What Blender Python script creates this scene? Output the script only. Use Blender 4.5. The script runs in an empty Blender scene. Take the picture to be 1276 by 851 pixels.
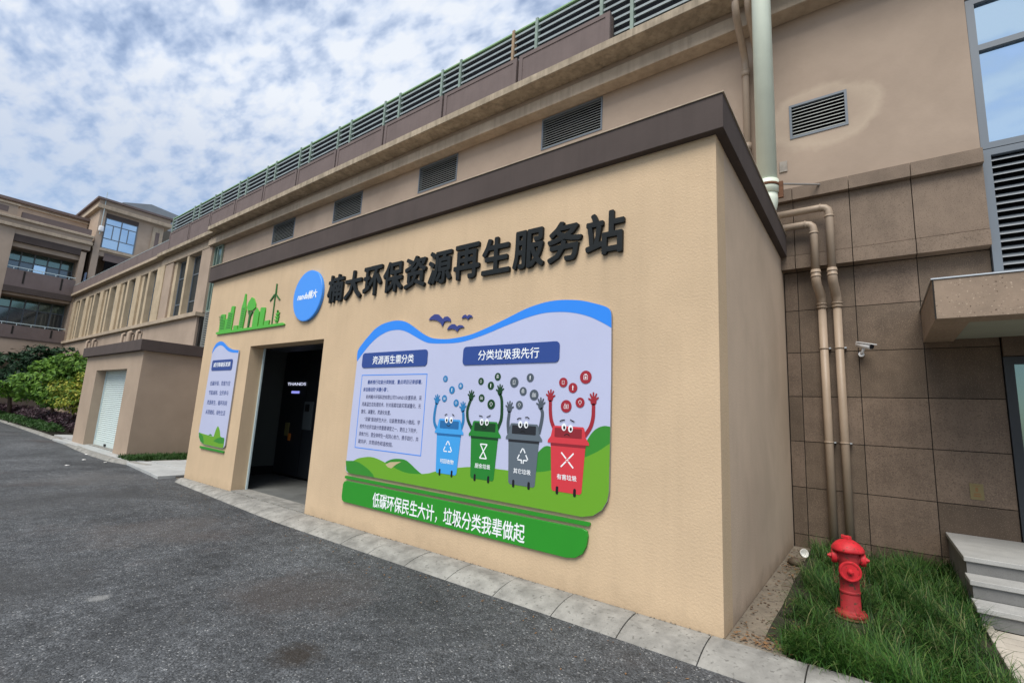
import bpy, bmesh, math, random
from mathutils import Vector, Matrix
R = math.radians
random.seed(7)
scn = bpy.context.scene
COL = scn.collection

# ------------------------------------------------------------------ camera
cam_d = bpy.data.cameras.new('camera'); cam = bpy.data.objects.new('camera', cam_d); COL.objects.link(cam)
cam.location = (1.018, -4.257, 1.6)
cam.rotation_euler = (1.72885578, -0.05147804, 0.64093844)
cam_d.sensor_width = 36.0; cam_d.lens = 36.0 * 595.458 / 1276.0
cam_d.clip_start = 0.05; cam_d.clip_end = 3000
scn.camera = cam

# ------------------------------------------------------------------ light
SUN_EL, SUN_AZ = 57.0, 167.0            # elevation, azimuth of the sun (clockwise from +Y)
w = bpy.data.worlds.new('World'); scn.world = w; w.use_nodes = True
nt = w.node_tree; nt.nodes.clear()
def N(t, typ, **k):
    n = t.nodes.new(typ)
    for a, b in k.items(): setattr(n, a, b)
    return n
sky = N(nt, 'ShaderNodeTexSky'); sky.sky_type = 'NISHITA'; sky.sun_disc = False
sky.sun_elevation = R(SUN_EL); sky.sun_rotation = R(SUN_AZ); sky.air_density = 1.0; sky.dust_density = 1.2; sky.ozone_density = 1.5
tc = N(nt, 'ShaderNodeTexCoord'); sep = N(nt, 'ShaderNodeSeparateXYZ'); nt.links.new(tc.outputs['Generated'], sep.inputs[0])
def M_(t, op, a, b=None, c=None):
    n = N(t, 'ShaderNodeMath', operation=op)
    for i, v in enumerate((a, b, c)):
        if v is None: continue
        if isinstance(v, (int, float)): n.inputs[i].default_value = v
        else: t.links.new(v, n.inputs[i])
    return n.outputs[0]
zc = M_(nt, 'ADD', M_(nt, 'MAXIMUM', sep.outputs[2], 0.0), 0.22)
cx = M_(nt, 'DIVIDE', sep.outputs[0], zc); cy = M_(nt, 'DIVIDE', sep.outputs[1], zc)
cmb = N(nt, 'ShaderNodeCombineXYZ'); nt.links.new(cx, cmb.inputs[0]); nt.links.new(cy, cmb.inputs[1])
mp = N(nt, 'ShaderNodeMapping'); mp.inputs['Rotation'].default_value = (0, 0, R(-28)); mp.inputs['Scale'].default_value = (1.0, 1.7, 1)
mp.inputs['Location'].default_value = (3.3, 1.7, 0.4)
nt.links.new(cmb.outputs[0], mp.inputs[0])
def noise(t, vec, scale, detail=4, rough=.55, dist=0.0):
    n = N(t, 'ShaderNodeTexNoise'); n.inputs['Scale'].default_value = scale; n.inputs['Detail'].default_value = detail
    n.inputs['Roughness'].default_value = rough; n.inputs['Distortion'].default_value = dist
    if vec is not None: t.links.new(vec, n.inputs['Vector'])
    return n.outputs['Fac']
def ramp(t, fac, stops, interp='LINEAR'):
    r = N(t, 'ShaderNodeValToRGB'); r.color_ramp.interpolation = interp
    e = r.color_ramp.elements
    while len(e) < len(stops): e.new(0.5)
    for i, (p, c) in enumerate(stops):
        e[i].position = p; e[i].color = (c, c, c, 1) if isinstance(c, (int, float)) else (*c, 1)
    t.links.new(fac, r.inputs[0]); return r.outputs[0]
n_big = noise(nt, mp.outputs[0], 1.1, 3, .5, .3)
n_puf = noise(nt, mp.outputs[0], 10.5, 3, .5, .15)
n_fine = noise(nt, mp.outputs[0], 26.0, 3, .55, .1)
s1 = M_(nt, 'ADD', M_(nt, 'MULTIPLY', n_big, .36), M_(nt, 'MULTIPLY', n_puf, .52))
s1 = M_(nt, 'ADD', s1, M_(nt, 'MULTIPLY', n_fine, .17))
# fewer clouds towards the horizon
lowgap = ramp(nt, sep.outputs[2], [(0.0, -0.0), (0.5, 0.0)])
cov = ramp(nt, s1, [(0.38, 0.25), (0.46, 0.7), (0.53, 1.0)])
hz = ramp(nt, sep.outputs[2], [(0.05, 0.12), (0.32, 0.5), (0.52, 1.0)])
cov = M_(nt, 'MULTIPLY', cov, hz)
shade = ramp(nt, s1, [(0.43, (6.1, 7.4, 9.8)), (0.51, (7.2, 8.2, 10.0)), (0.60, (9.2, 9.7, 10.5))])
hs = N(nt, 'ShaderNodeHueSaturation'); hs.inputs['Saturation'].default_value = .95; hs.inputs['Value'].default_value = 1.75
nt.links.new(sky.outputs[0], hs.inputs['Color'])
mx = N(nt, 'ShaderNodeMix', data_type='RGBA'); nt.links.new(cov, mx.inputs[0]); nt.links.new(hs.outputs[0], mx.inputs[6]); nt.links.new(shade, mx.inputs[7])
bg = N(nt, 'ShaderNodeBackground'); bg.inputs['Strength'].default_value = 0.052
nt.links.new(mx.outputs[2], bg.inputs['Color'])
wo = N(nt, 'ShaderNodeOutputWorld'); nt.links.new(bg.outputs[0], wo.inputs[0])

sun_d = bpy.data.lights.new('sun', 'SUN'); sun = bpy.data.objects.new('sun', sun_d); COL.objects.link(sun)
sun_d.energy = 2.1; sun_d.angle = R(36); sun_d.color = (1, .95, .87)
a = R(SUN_AZ); e_ = R(SUN_EL)
sd = Vector((math.sin(a) * math.cos(e_), math.cos(a) * math.cos(e_), math.sin(e_)))
sun.rotation_euler = sd.to_track_quat('Z', 'Y').to_euler()
scn.view_settings.view_transform = 'Standard'; scn.view_settings.look = 'None'
scn.view_settings.exposure = 0.85; scn.view_settings.gamma = 1.0; scn.view_settings.use_curve_mapping = False

# ------------------------------------------------------------------ materials
def mat(name, col, rough=.8, var=0.0, vscale=2.0, col2=None, bump=0.0, bscale=60, spec=.3, metal=0.0, speck=None, speck_scale=200, emit=0, dirt=0.0, bdetail=3, streak=0.0, foot=0.0):
    m = bpy.data.materials.new(name); m.use_nodes = True; t = m.node_tree
    b = t.nodes['Principled BSDF']; b.inputs['Roughness'].default_value = rough; b.inputs['Metallic'].default_value = metal
    b.inputs['Specular IOR Level'].default_value = spec
    b.inputs['Base Color'].default_value = (*col, 1)
    c = N(t, 'ShaderNodeTexCoord').outputs['Object']
    g = N(t, 'ShaderNodeNewGeometry').outputs['Position']
    out = None
    def mixc(f, A, B):
        x = N(t, 'ShaderNodeMix', data_type='RGBA')
        if isinstance(f, (int, float)): x.inputs[0].default_value = f
        else: t.links.new(f, x.inputs[0])
        for i, v in ((6, A), (7, B)):
            if isinstance(v, tuple): x.inputs[i].default_value = (*v, 1)
            else: t.links.new(v, x.inputs[i])
        return x.outputs[2]
    out = tuple(col)
    if var > 0:
        c2 = col2 or tuple(v * (1 - var) for v in col)
        f = ramp(t, noise(t, g, vscale, 6, .62, .2), [(.36, 0.0), (.66, 1.0)])
        out = mixc(f, out, tuple(c2))
    if speck:
        vor = N(t, 'ShaderNodeTexNoise'); vor.inputs['Scale'].default_value = speck_scale; vor.inputs['Detail'].default_value = 2
        t.links.new(g, vor.inputs['Vector'])
        for s_col, lo, hi in speck:
            f = ramp(t, vor.outputs['Fac'], [(lo, 0.0), (hi, 1.0)] if hi > lo else [(hi, 1.0), (lo, 0.0)])
            out = mixc(f, out, tuple(s_col))
    if dirt > 0:
        f = ramp(t, noise(t, g, .8, 5, .6, .5), [(.45, 0.0), (.8, dirt)])
        out = mixc(f, out, tuple(v * .45 for v in col))
    if streak > 0:
        mpp = N(t, 'ShaderNodeMapping'); mpp.inputs['Scale'].default_value = (5, 5, .35); t.links.new(g, mpp.inputs[0])
        f = ramp(t, noise(t, mpp.outputs[0], 1.6, 5, .65), [(.45, 0.0), (.75, streak)])
        out = mixc(f, out, tuple(v * .4 for v in col))
    if foot > 0:       # splashed dirt along the foot of a wall
        sz_ = N(t, 'ShaderNodeSeparateXYZ'); t.links.new(g, sz_.inputs[0])
        hgt = M_(t, 'SUBTRACT', M_(t, 'MULTIPLY', noise(t, g, 3.0, 6, .7, .5), .42), sz_.outputs[2])
        f = ramp(t, hgt, [(.06, 0.0), (.24, foot)])
        out = mixc(f, out, tuple(v * .55 for v in col))
    if not isinstance(out, tuple): t.links.new(out, b.inputs['Base Color'])
    if bump > 0:
        bp = N(t, 'ShaderNodeBump'); bp.inputs['Strength'].default_value = 1.0; bp.inputs['Distance'].default_value = bump
        t.links.new(noise(t, g, bscale, bdetail, .6), bp.inputs['Height']); t.links.new(bp.outputs[0], b.inputs['Normal'])
    if emit: b.inputs['Emission Color'].default_value = (*col, 1); b.inputs['Emission Strength'].default_value = emit
    return m
MT = {}
def dm(k, *a, **kw): MT[k] = mat(k, *a, **kw)
dm('cream_stucco', (.625, .468, .307), .93, .11, .7, bump=.004, bscale=48, bdetail=5, dirt=.10, spec=.12, streak=.09, foot=.4)
dm('cream_side_skylit', (.60, .465, .345), .93, .12, .8, bump=.003, bscale=55, bdetail=5, dirt=.2, spec=.12, streak=.05, foot=.75)  # same cream paint; the cooler light on the side is put into the colour
dm('tan_stucco', (.40, .31, .235), .93, .14, 1.0, bump=.0035, bscale=60, spec=.15)
dm('tan_plaster', (.42, .33, .26), .93, .18, .55, bump=.0015, bscale=25, dirt=.25, spec=.12)
dm('tan_trim', (.46, .375, .285), .9, .2, 1.5, bump=.0015, bscale=40, streak=.45, spec=.12)
dm('stained_trim', (.46, .385, .29), .92, .4, 2.5, streak=.85, spec=.1)
dm('plum_paint', (.085, .066, .060), .9, .15, 1.4, bump=.0008, bscale=60, streak=.18)
dm('plum_panel', (.17, .132, .125), .85, .15, 1.4, bump=.0008, bscale=60, streak=.15)
dm('joint_dark', (.025, .022, .02), .9)
GR = [((.095, .068, .048), .56, .70), ((.22, .165, .12), .42, .32)]
dm('stone_lit', (.225, .168, .125), .6, .25, 3.0, speck=GR, speck_scale=90, dirt=.4, streak=.25, spec=.2)  # same stone lightened: stronger light on the upper band put into its colour
dm('stone_a', (.155, .114, .082), .6, .3, 3.5, streak=.3, speck=GR, speck_scale=95, dirt=.35, bump=.0006, bscale=120, spec=.25)
dm('stone_b', (.118, .086, .062), .6, .3, 3.0, streak=.3, speck=GR, speck_scale=100, dirt=.4, bump=.0006, bscale=120, spec=.25)
dm('stone_c', (.195, .142, .105), .6, .3, 3.0, streak=.3, speck=GR, speck_scale=90, dirt=.3, bump=.0006, bscale=120, spec=.25)
dm('stone_canopy', (.30, .225, .165), .6, .22, 4.0, speck=[((.08, .05, .035), .66, .70), ((.42, .33, .25), .38, .30)], speck_scale=38, bump=.001, bscale=80)
dm('canopy_soffit', (.30, .31, .25), .7, .1, 1)
dm('frame_blue_grey', (.13, .155, .185), .45, spec=.5)
dm('louvre_light', (.33, .345, .33), .5, .1, 3, spec=.4)
dm('louvre_dark', (.16, .18, .20), .45, spec=.4)
dm('black_void', (.006, .006, .007), .9, spec=.05)
dm('fence_slat', (.30, .35, .36), .5, .15, 3)
dm('fence_rail', (.28, .46, .24), .5, .1, 3)
dm('fence_post', (.26, .34, .29), .55, .3, 2)
dm('fence_back', (.012, .014, .02), .9)
dm('rust_post', (.38, .27, .17), .7, .3, 6)
dm('white_pvc', (.68, .74, .62), .38, .08, 2, spec=.5, streak=.12)
dm('tan_pvc', (.37, .285, .21), .45, .12, 3, spec=.4, streak=.2)
dm('steel', (.55, .56, .56), .35, metal=.8)
dm('rust', (.16, .075, .04), .85, .4, 30)
dm('mortar_pale', (.42, .38, .33), .9, .3, 20)
dm('white_paint', (.75, .76, .78), .35, spec=.5)
dm('lens_black', (.02, .02, .03), .15, spec=.6)
dm('hydrant_red', (.60, .025, .035), .5, .3, 14, bump=.0015, bscale=45, spec=.3, speck=[((.18, .035, .02), .60, .68)], speck_scale=34)
dm('hydrant_dull', (.40, .030, .035), .6, .3, 10, bump=.002, bscale=40, speck=[((.10, .04, .025), .60, .68)], speck_scale=26)
dm('board_lilac', (.50, .53, .72), .35, .04, 1.2, spec=.35)
dm('print_blue', (.025, .24, .83), .4, spec=.4)
dm('print_navy', (.022, .060, .26), .4, spec=.4)
dm('print_white', (.85, .88, .90), .45)
dm('print_green', (.035, .24, .025), .4, spec=.4)
dm('print_lime', (.14, .36, .022), .4, spec=.4)
dm('print_tan', (.50, .42, .24), .5)
dm('board_edge', (.30, .28, .27), .5)
dm('slogan_green', (.025, .27, .022), .38, .05, 2, spec=.4)
dm('bin_blue', (.055, .34, .75), .4); dm('bin_blue_dark', (.02, .14, .36), .4); dm('bin_blue_mid', (.022, .19, .44), .4)
dm('bin_green', (.02, .21, .03), .4); dm('bin_green_dark', (.008, .05, .015), .4); dm('bin_green_mid', (.02, .15, .025), .4)
dm('bin_grey', (.11, .14, .17), .4); dm('bin_grey_dark', (.02, .022, .028), .4); dm('bin_grey_mid', (.075, .095, .12), .4)
dm('bin_red', (.62, .045, .06), .4); dm('bin_red_dark', (.26, .02, .03), .4); dm('bin_red_mid', (.33, .022, .035), .4)
dm('ink_black', (.01, .01, .012), .5)
dm('ink_text', (.03, .035, .12), .5)
dm('letter_black', (.014, .017, .018), .55, .2, 20, spec=.2)
dm('logo_blue', (.055, .29, .86), .35, spec=.45)
dm('arm_dark', (.02, .02, .02))
dm('fin_cream', (.52, .42, .295), .9, .2, 1.5, streak=.3, spec=.1)
dm('plaster_patch', (.42, .33, .25), .93, .1, 1.2, spec=.1)
dm('dull_sign', (.10, .14, .22), .4)
dm('bird_indigo', (.04, .055, .22), .45)
dm('sky_green', (.085, .42, .045), .45); dm('sky_green_dark', (.03, .14, .03), .5)
dm('room_wall', (.11, .125, .12), .8, .1, 1)
dm('room_floor', (.15, .155, .15), .6, .3, 2)
dm('machine', (.020, .024, .030), .45, spec=.4)
dm('panel_grey', (.10, .12, .13), .5)
dm('lamp_white', (.75, .78, 1.0), emit=.55)
dm('lamp_blue', (.34, .36, 1.0), emit=.5)
dm('tag_yellow', (.22, .20, .08), .6); dm('tag_orange', (.65, .20, .03), .6)
dm('shutter', (.56, .64, .62), .45, .06, 2, spec=.4)
dm('kerb_concrete', (.335, .325, .298), .9, .42, 5.0, bump=.003, bscale=38, dirt=.6, spec=.12, speck=[((.16, .155, .14), .60, .72)], speck_scale=30)
dm('slab_grey', (.44, .45, .44), .8, .2, 3, bump=.001, bscale=40, dirt=.3)
dm('slab_pale', (.52, .47, .40), .8, .2, 3, bump=.001, bscale=40, dirt=.2)
dm('dirt_strip', (.235, .20, .155), .95, .35, 3, bump=.012, bscale=14, speck=[((.12, .10, .08), .58, .68)], speck_scale=16)
dm('soil', (.045, .04, .028), .98, .4, 5, bump=.03, bscale=18)
dm('granite_step', (.40, .40, .385), .7, .15, 5, speck=[((.22, .22, .22), .58, .66)], speck_scale=160, dirt=.3)
dm('granite_riser', (.19, .19, .185), .75, .2, 6, speck=[((.10, .10, .10), .58, .66)], speck_scale=160)
dm('bark', (.07, .05, .035), .95, .3, 10, bump=.01, bscale=20)
dm('window_dark', (.02, .03, .035), .08, spec=.6)
dm('litter_white', (.75, .74, .70), .7)
dm('leaf_brown', (.20, .11, .05), .8)
dm('twig', (.10, .07, .045), .9)
dm('notice_yellow', (.17, .14, .065), .6)
dm('roof_metal', (.25, .28, .31), .5, .1, 2)
dm('rail_white', (.50, .60, .62), .4)

def glassy(name, tint, rough=.04, base=(.01, .015, .02), refl=.55):
    m = bpy.data.materials.new(name); m.use_nodes = True; t = m.node_tree
    b = t.nodes['Principled BSDF']; b.inputs['Base Color'].default_value = (*base, 1); b.inputs['Roughness'].default_value = .5
    gl = N(t, 'ShaderNodeBsdfGlossy'); gl.inputs['Color'].default_value = (*tint, 1); gl.inputs['Roughness'].default_value = rough
    ms = N(t, 'ShaderNodeMixShader'); ms.inputs[0].default_value = refl
    t.links.new(b.outputs[0], ms.inputs[1]); t.links.new(gl.outputs[0], ms.inputs[2])
    t.links.new(ms.outputs[0], t.nodes['Material Output'].inputs[0])
    MT[name] = m
glassy('glass_blue', (.62, .82, 1.0), .03, refl=.75)
glassy('glass_dark', (.45, .55, .62), .06, refl=.22)
glassy('glass_green', (.40, .58, .55), .08, base=(.03, .06, .055), refl=.30)

def leafmat(name, cols, trans=.25):
    m = bpy.data.materials.new(name); m.use_nodes = True; t = m.node_tree
    b = t.nodes['Principled BSDF']; b.inputs['Roughness'].default_value = .55; b.inputs['Specular IOR Level'].default_value = .25
    g = N(t, 'ShaderNodeNewGeometry')
    r = ramp(t, g.outputs['Random Per Island'], [(i / max(1, len(cols) - 1), c) for i, c in enumerate(cols)])
    t.links.new(r, b.inputs['Base Color'])
    tr = N(t, 'ShaderNodeBsdfTranslucent'); t.links.new(r, tr.inputs[0])
    ms = N(t, 'ShaderNodeMixShader'); ms.inputs[0].default_value = trans
    t.links.new(b.outputs[0], ms.inputs[1]); t.links.new(tr.outputs[0], ms.inputs[2]); t.links.new(ms.outputs[0], t.nodes['Material Output'].inputs[0])
    MT[name] = m
leafmat('grass_blade', [(.010, .032, .008), (.02, .065, .012), (.04, .11, .02), (.014, .045, .012), (.07, .16, .03), (.05, .13, .02), (.22, .22, .10)], .25)
leafmat('grass_edge', [(.03, .09, .012), (.05, .14, .02), (.02, .07, .012), (.12, .19, .04)], .15)
leafmat('leaf_green', [(.03, .08, .012), (.08, .18, .022), (.17, .31, .04), (.05, .12, .018)], .2)
leafmat('leaf_yellow', [(.05, .11, .012), (.26, .30, .03), (.48, .44, .08), (.09, .18, .02), (.13, .21, .025)], .2)
leafmat('leaf_dark', [(.008, .022, .010), (.014, .042, .018), (.022, .062, .026)], .1)
leafmat('leaf_purple', [(.035, .018, .026), (.065, .034, .044), (.025, .02, .022), (.09, .055, .068)], .1)
leafmat('leaf_low', [(.02, .055, .012), (.04, .10, .02), (.03, .075, .02)])

# plaster wall with a paler repaired area round the vent
m = MT['plaster_wall'] = MT['tan_plaster'].copy(); t = m.node_tree; b = t.nodes['Principled BSDF']
old = b.inputs['Base Color'].links[0].from_socket
g = N(t, 'ShaderNodeNewGeometry').outputs['Position']
mpp = N(t, 'ShaderNodeMapping'); mpp.inputs['Location'].default_value = (-.62, 0, -6.50); t.links.new(g, mpp.inputs[0])
mp2 = N(t, 'ShaderNodeMapping'); mp2.inputs['Scale'].default_value = (1.25, 0, 1.75); t.links.new(mpp.outputs[0], mp2.inputs[0])
vl = N(t, 'ShaderNodeVectorMath', operation='LENGTH'); t.links.new(mp2.outputs[0], vl.inputs[0])
dd = M_(t, 'ADD', vl.outputs['Value'], M_(t, 'MULTIPLY', M_(t, 'SUBTRACT', noise(t, g, 2.2, 5, .6, .4), .5), .55))
f_ = ramp(t, dd, [(.55, .08), (.84, .30), (1.02, .0)])
mm = N(t, 'ShaderNodeMix', data_type='RGBA'); t.links.new(f_, mm.inputs[0]); t.links.new(old, mm.inputs[6]); mm.inputs[7].default_value = (.62, .52, .40, 1)
t.links.new(mm.outputs[2], b.inputs['Base Color'])

# asphalt
AZ0 = -.08
m = bpy.data.materials.new('asphalt'); m.use_nodes = True; t = m.node_tree; b = t.nodes['Principled BSDF']
b.inputs['Roughness'].default_value = .82; b.inputs['Specular IOR Level'].default_value = .35
g = N(t, 'ShaderNodeNewGeometry').outputs['Position']
v = N(t, 'ShaderNodeTexVoronoi'); v.inputs['Scale'].default_value = 95; t.links.new(g, v.inputs['Vector'])
hsv = N(t, 'ShaderNodeSeparateColor'); t.links.new(v.outputs['Color'], hsv.inputs[0])
agg = ramp(t, hsv.outputs[0], [(0.0, (.030, .032, .034)), (.5, (.062, .066, .070)), (.9, (.098, .103, .108)), (.975, (.15, .155, .16)), (1.0, (.30, .30, .29))])
big = ramp(t, noise(t, g, .55, 6, .65, .6), [(.35, .66), (.5, 1.0), (.68, 1.45)])
mul = N(t, 'ShaderNodeMix', data_type='RGBA', blend_type='MULTIPLY'); mul.inputs[0].default_value = 1; t.links.new(agg, mul.inputs[6]); t.links.new(big, mul.inputs[7])
mid = ramp(t, noise(t, g, 9, 5, .7, .4), [(.3, .62), (.5, 1.0), (.7, 1.4)])
mul2 = N(t, 'ShaderNodeMix', data_type='RGBA', blend_type='MULTIPLY'); mul2.inputs[0].default_value = 1; t.links.new(mul.outputs[2], mul2.inputs[6]); t.links.new(mid, mul2.inputs[7]); mul = mul2
red = ramp(t, noise(t, g, .42, 4, .6, .3), [(.56, 0.0), (.72, .45)])
mr = N(t, 'ShaderNodeMix', data_type='RGBA'); t.links.new(red, mr.inputs[0]); t.links.new(mul.outputs[2], mr.inputs[6]); mr.inputs[7].default_value = (.075, .052, .043, 1)
dust = ramp(t, noise(t, g, 1.7, 8, .75, .8), [(.60, 0.0), (.74, .35)])
md = N(t, 'ShaderNodeMix', data_type='RGBA'); t.links.new(dust, md.inputs[0]); t.links.new(mr.outputs[2], md.inputs[6]); md.inputs[7].default_value = (.15, .145, .135, 1)
last = md.outputs[2]
for (sx_, sy_, sr_, sc_, sf_) in ((-2.24, -2.2, .22, (.025, .018, .012), .85), (-4.3, -2.84, .10, (.30, .30, .29), .6), (-3.3, -1.6, .8, (.085, .066, .056), .35), (-1.6, -2.9, .35, (.08, .06, .05), .35), (-6.5, -1.7, 1.1, (.095, .078, .068), .35), (-9.5, -2.2, 1.6, (.045, .045, .045), .5), (-5.2, -3.3, .9, (.05, .05, .05), .5), (-12, -1.2, 1.3, (.13, .125, .12), .4)):
    vm = N(t, 'ShaderNodeVectorMath', operation='DISTANCE'); t.links.new(g, vm.inputs[0]); vm.inputs[1].default_value = (sx_, sy_, AZ0)
    dd = M_(t, 'ADD', M_(t, 'DIVIDE', vm.outputs['Value'], sr_), M_(t, 'MULTIPLY', M_(t, 'SUBTRACT', noise(t, g, 1.6 / sr_ ** .5, 6, .7, .5), .5), 2.2))
    f_ = ramp(t, dd, [(.35, sf_), (1.0, 0.0)])
    mm = N(t, 'ShaderNodeMix', data_type='RGBA'); t.links.new(f_, mm.inputs[0]); t.links.new(last, mm.inputs[6]); mm.inputs[7].default_value = (*sc_, 1); last = mm.outputs[2]
t.links.new(last, b.inputs['Base Color'])
bp = N(t, 'ShaderNodeBump'); bp.inputs['Distance'].default_value = .006; bp.inputs['Strength'].default_value = 1
hh = M_(t, 'ADD', M_(t, 'MULTIPLY', v.outputs['Distance'], -1.0), M_(t, 'MULTIPLY', noise(t, g, 18, 4, .6), .8))
t.links.new(hh, bp.inputs['Height']); t.links.new(bp.outputs[0], b.inputs['Normal'])
MT['asphalt'] = m

# ------------------------------------------------------------------ helpers
def wloc(o):
    L = Vector((0, 0, 0))
    while o is not None: L += o.location; o = o.parent
    return L
def link(name, me, m=None, parent=None, loc=None):
    o = bpy.data.objects.new(name, me); COL.objects.link(o)
    if parent is not None: o.parent = parent
    if loc is not None: o.location = loc
    if m is not None and not len(me.materials): me.materials.append(MT[m] if isinstance(m, str) else m)
    return o
def root(name, loc, label=None, cat=None, group=None, kind=None):
    o = bpy.data.objects.new(name, None); COL.objects.link(o); o.location = loc; o.empty_display_size = .2
    return tag(o, label, cat, group, kind)
def tag(o, label=None, cat=None, group=None, kind=None):
    if label: o['label'] = label
    if cat: o['category'] = cat
    if group: o['group'] = group
    if kind: o['kind'] = kind
    return o
class MB:
    """collects world-space geometry, links it as one mesh relative to its parent"""
    def __init__(s): s.v = []; s.f = []
    def add(s, vs, fs):
        k = len(s.v); s.v += [tuple(p) for p in vs]; s.f += [tuple(i + k for i in f) for f in fs]; return s
    def box(s, x0, x1, y0, y1, z0, z1):
        return s.add([(x0, y0, z0), (x1, y0, z0), (x1, y1, z0), (x0, y1, z0), (x0, y0, z1), (x1, y0, z1), (x1, y1, z1), (x0, y1, z1)],
                     [(0, 3, 2, 1), (4, 5, 6, 7), (0, 1, 5, 4), (1, 2, 6, 5), (2, 3, 7, 6), (3, 0, 4, 7)])
    def prism_x(s, prof, x0, x1):            # prof: (y,z) counter-clockwise seen from +x
        n = len(prof)
        vs = [(x0, y, z) for y, z in prof] + [(x1, y, z) for y, z in prof]
        return s.add(vs, [tuple(range(n))[::-1], tuple(range(n, 2 * n))] + [(i, (i + 1) % n, n + (i + 1) % n, n + i) for i in range(n)])
    def prism_y(s, prof, y0, y1):            # prof: (x,z), y0 = front
        n = len(prof); ar = sum(prof[i][0] * prof[(i + 1) % n][1] - prof[(i + 1) % n][0] * prof[i][1] for i in range(n))
        if ar < 0: prof = prof[::-1]
        vs = [(x, y0, z) for x, z in prof] + [(x, y1, z) for x, z in prof]
        return s.add(vs, [tuple(range(n)), tuple(range(n, 2 * n))[::-1]] + [((i + 1) % n, i, n + i, n + (i + 1) % n) for i in range(n)])
    def prism_z(s, prof, z0, z1):
        n = len(prof); ar = sum(prof[i][0] * prof[(i + 1) % n][1] - prof[(i + 1) % n][0] * prof[i][1] for i in range(n))
        if ar < 0: prof = prof[::-1]
        vs = [(x, y, z0) for x, y in prof] + [(x, y, z1) for x, y in prof]
        return s.add(vs, [tuple(range(n))[::-1], tuple(range(n, 2 * n))] + [(i, (i + 1) % n, n + (i + 1) % n, n + i) for i in range(n)])
    def tube(s, pts, r, n=12, cap=True):
        pts = [Vector(p) for p in pts]; rs = r if isinstance(r, (list, tuple)) else [r] * len(pts)
        rings = []; prev = None
        for i, p in enumerate(pts):
            if i == 0: d = pts[1] - p
            elif i == len(pts) - 1: d = p - pts[i - 1]
            else: d = (pts[i + 1] - p).normalized() + (p - pts[i - 1]).normalized()
            d.normalize()
            if prev is None:
                u = d.orthogonal().normalized()
            else:
                u = (prev - d * prev.dot(d)).normalized()
            prev = u; w_ = d.cross(u)
            rings.append([p + (u * math.cos(2 * math.pi * k / n) + w_ * math.sin(2 * math.pi * k / n)) * rs[i] for k in range(n)])
        vs = [q for rg in rings for q in rg]; fs = []
        for i in range(len(rings) - 1):
            for k in range(n):
                fs.append((i * n + k, i * n + (k + 1) % n, (i + 1) * n + (k + 1) % n, (i + 1) * n + k))
        if cap: fs += [tuple(range(n))[::-1], tuple((len(rings) - 1) * n + k for k in range(n))]
        return s.add(vs, fs)
    def lathe(s, c, prof, n=24, axis='Z', M=None):   # prof: (r,h)
        vs = []; fs = []
        for r_, h in prof:
            for k in range(n):
                a_ = 2 * math.pi * k / n; p = Vector((r_ * math.cos(a_), r_ * math.sin(a_), h))
                if M: p = M @ p
                vs.append(p + Vector(c))
        for i in range(len(prof) - 1):
            for k in range(n): fs.append((i * n + k, i * n + (k + 1) % n, (i + 1) * n + (k + 1) % n, (i + 1) * n + k))
        fs += [tuple(range(n))[::-1], tuple((len(prof) - 1) * n + k for k in range(n))]
        return s.add(vs, fs)
    def build(s, name, m, parent=None, smooth=False, bevel=0.0, seg=2):
        L = wloc(parent); me = bpy.data.meshes.new(name)
        me.from_pydata([tuple(Vector(p) - L) for p in s.v], [], s.f)
        if bevel > 0:
            bm = bmesh.new(); bm.from_mesh(me)
            es = [e for e in bm.edges if len(e.link_faces) == 2 and e.calc_face_angle(0) > .6]
            bmesh.ops.bevel(bm, geom=es, offset=bevel, segments=seg, affect='EDGES', profile=.6, clamp_overlap=True)
            bm.to_mesh(me); bm.free()
        o = link(name, me, m, parent)
        if smooth:
            for p in me.polygons: p.use_smooth = len(p.vertices) <= 4
        me.update(); return o
def pbox(name, m, parent, x0, x1, y0, y1, z0, z1, bevel=0.0, **k):
    return MB().box(x0, x1, y0, y1, z0, z1).build(name, m, parent, bevel=bevel, **k)
def clone(o, dloc, parent=None):
    c = o.copy(); COL.objects.link(c); c.location = o.location + Vector(dloc)
    if parent is not None: c.parent = parent
    return c
def blob(name, m, parent, polys, y0, y1, bevel=0.0):
    mb = MB()
    for p in polys: mb.prism_y(p, y0, y1)
    return mb.build(name, m, parent, bevel=bevel)
def ellipse(cx_, cz_, rx, rz, n=28, a0=0): return [(cx_ + rx * math.cos(a0 + 2 * math.pi * i / n), cz_ + rz * math.sin(a0 + 2 * math.pi * i / n)) for i in range(n)]
def rrect(x0, x1, z0, z1, r, n=6):
    P = []
    for cx_, cz_, a0 in ((x1 - r, z1 - r, 0), (x0 + r, z1 - r, 90), (x0 + r, z0 + r, 180), (x1 - r, z0 + r, 270)):
        for i in range(n + 1): a_ = R(a0 + 90 * i / n); P.append((cx_ + r * math.cos(a_), cz_ + r * math.sin(a_)))
    return P
def stroke(pts, w0, w1=None):       # 2D polyline -> polygon of given width
    w1 = w0 if w1 is None else w1; n = len(pts); Lf = []; Rt = []
    for i in range(n):
        a_ = Vector(pts[max(0, i - 1)]); b_ = Vector(pts[min(n - 1, i + 1)]); d = (b_ - a_).normalized(); nn = Vector((-d.y, d.x))
        ww = (w0 + (w1 - w0) * i / (n - 1)) / 2; p = Vector(pts[i]); Lf.append(tuple(p + nn * ww)); Rt.append(tuple(p - nn * ww))
    return Lf + Rt[::-1]
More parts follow.
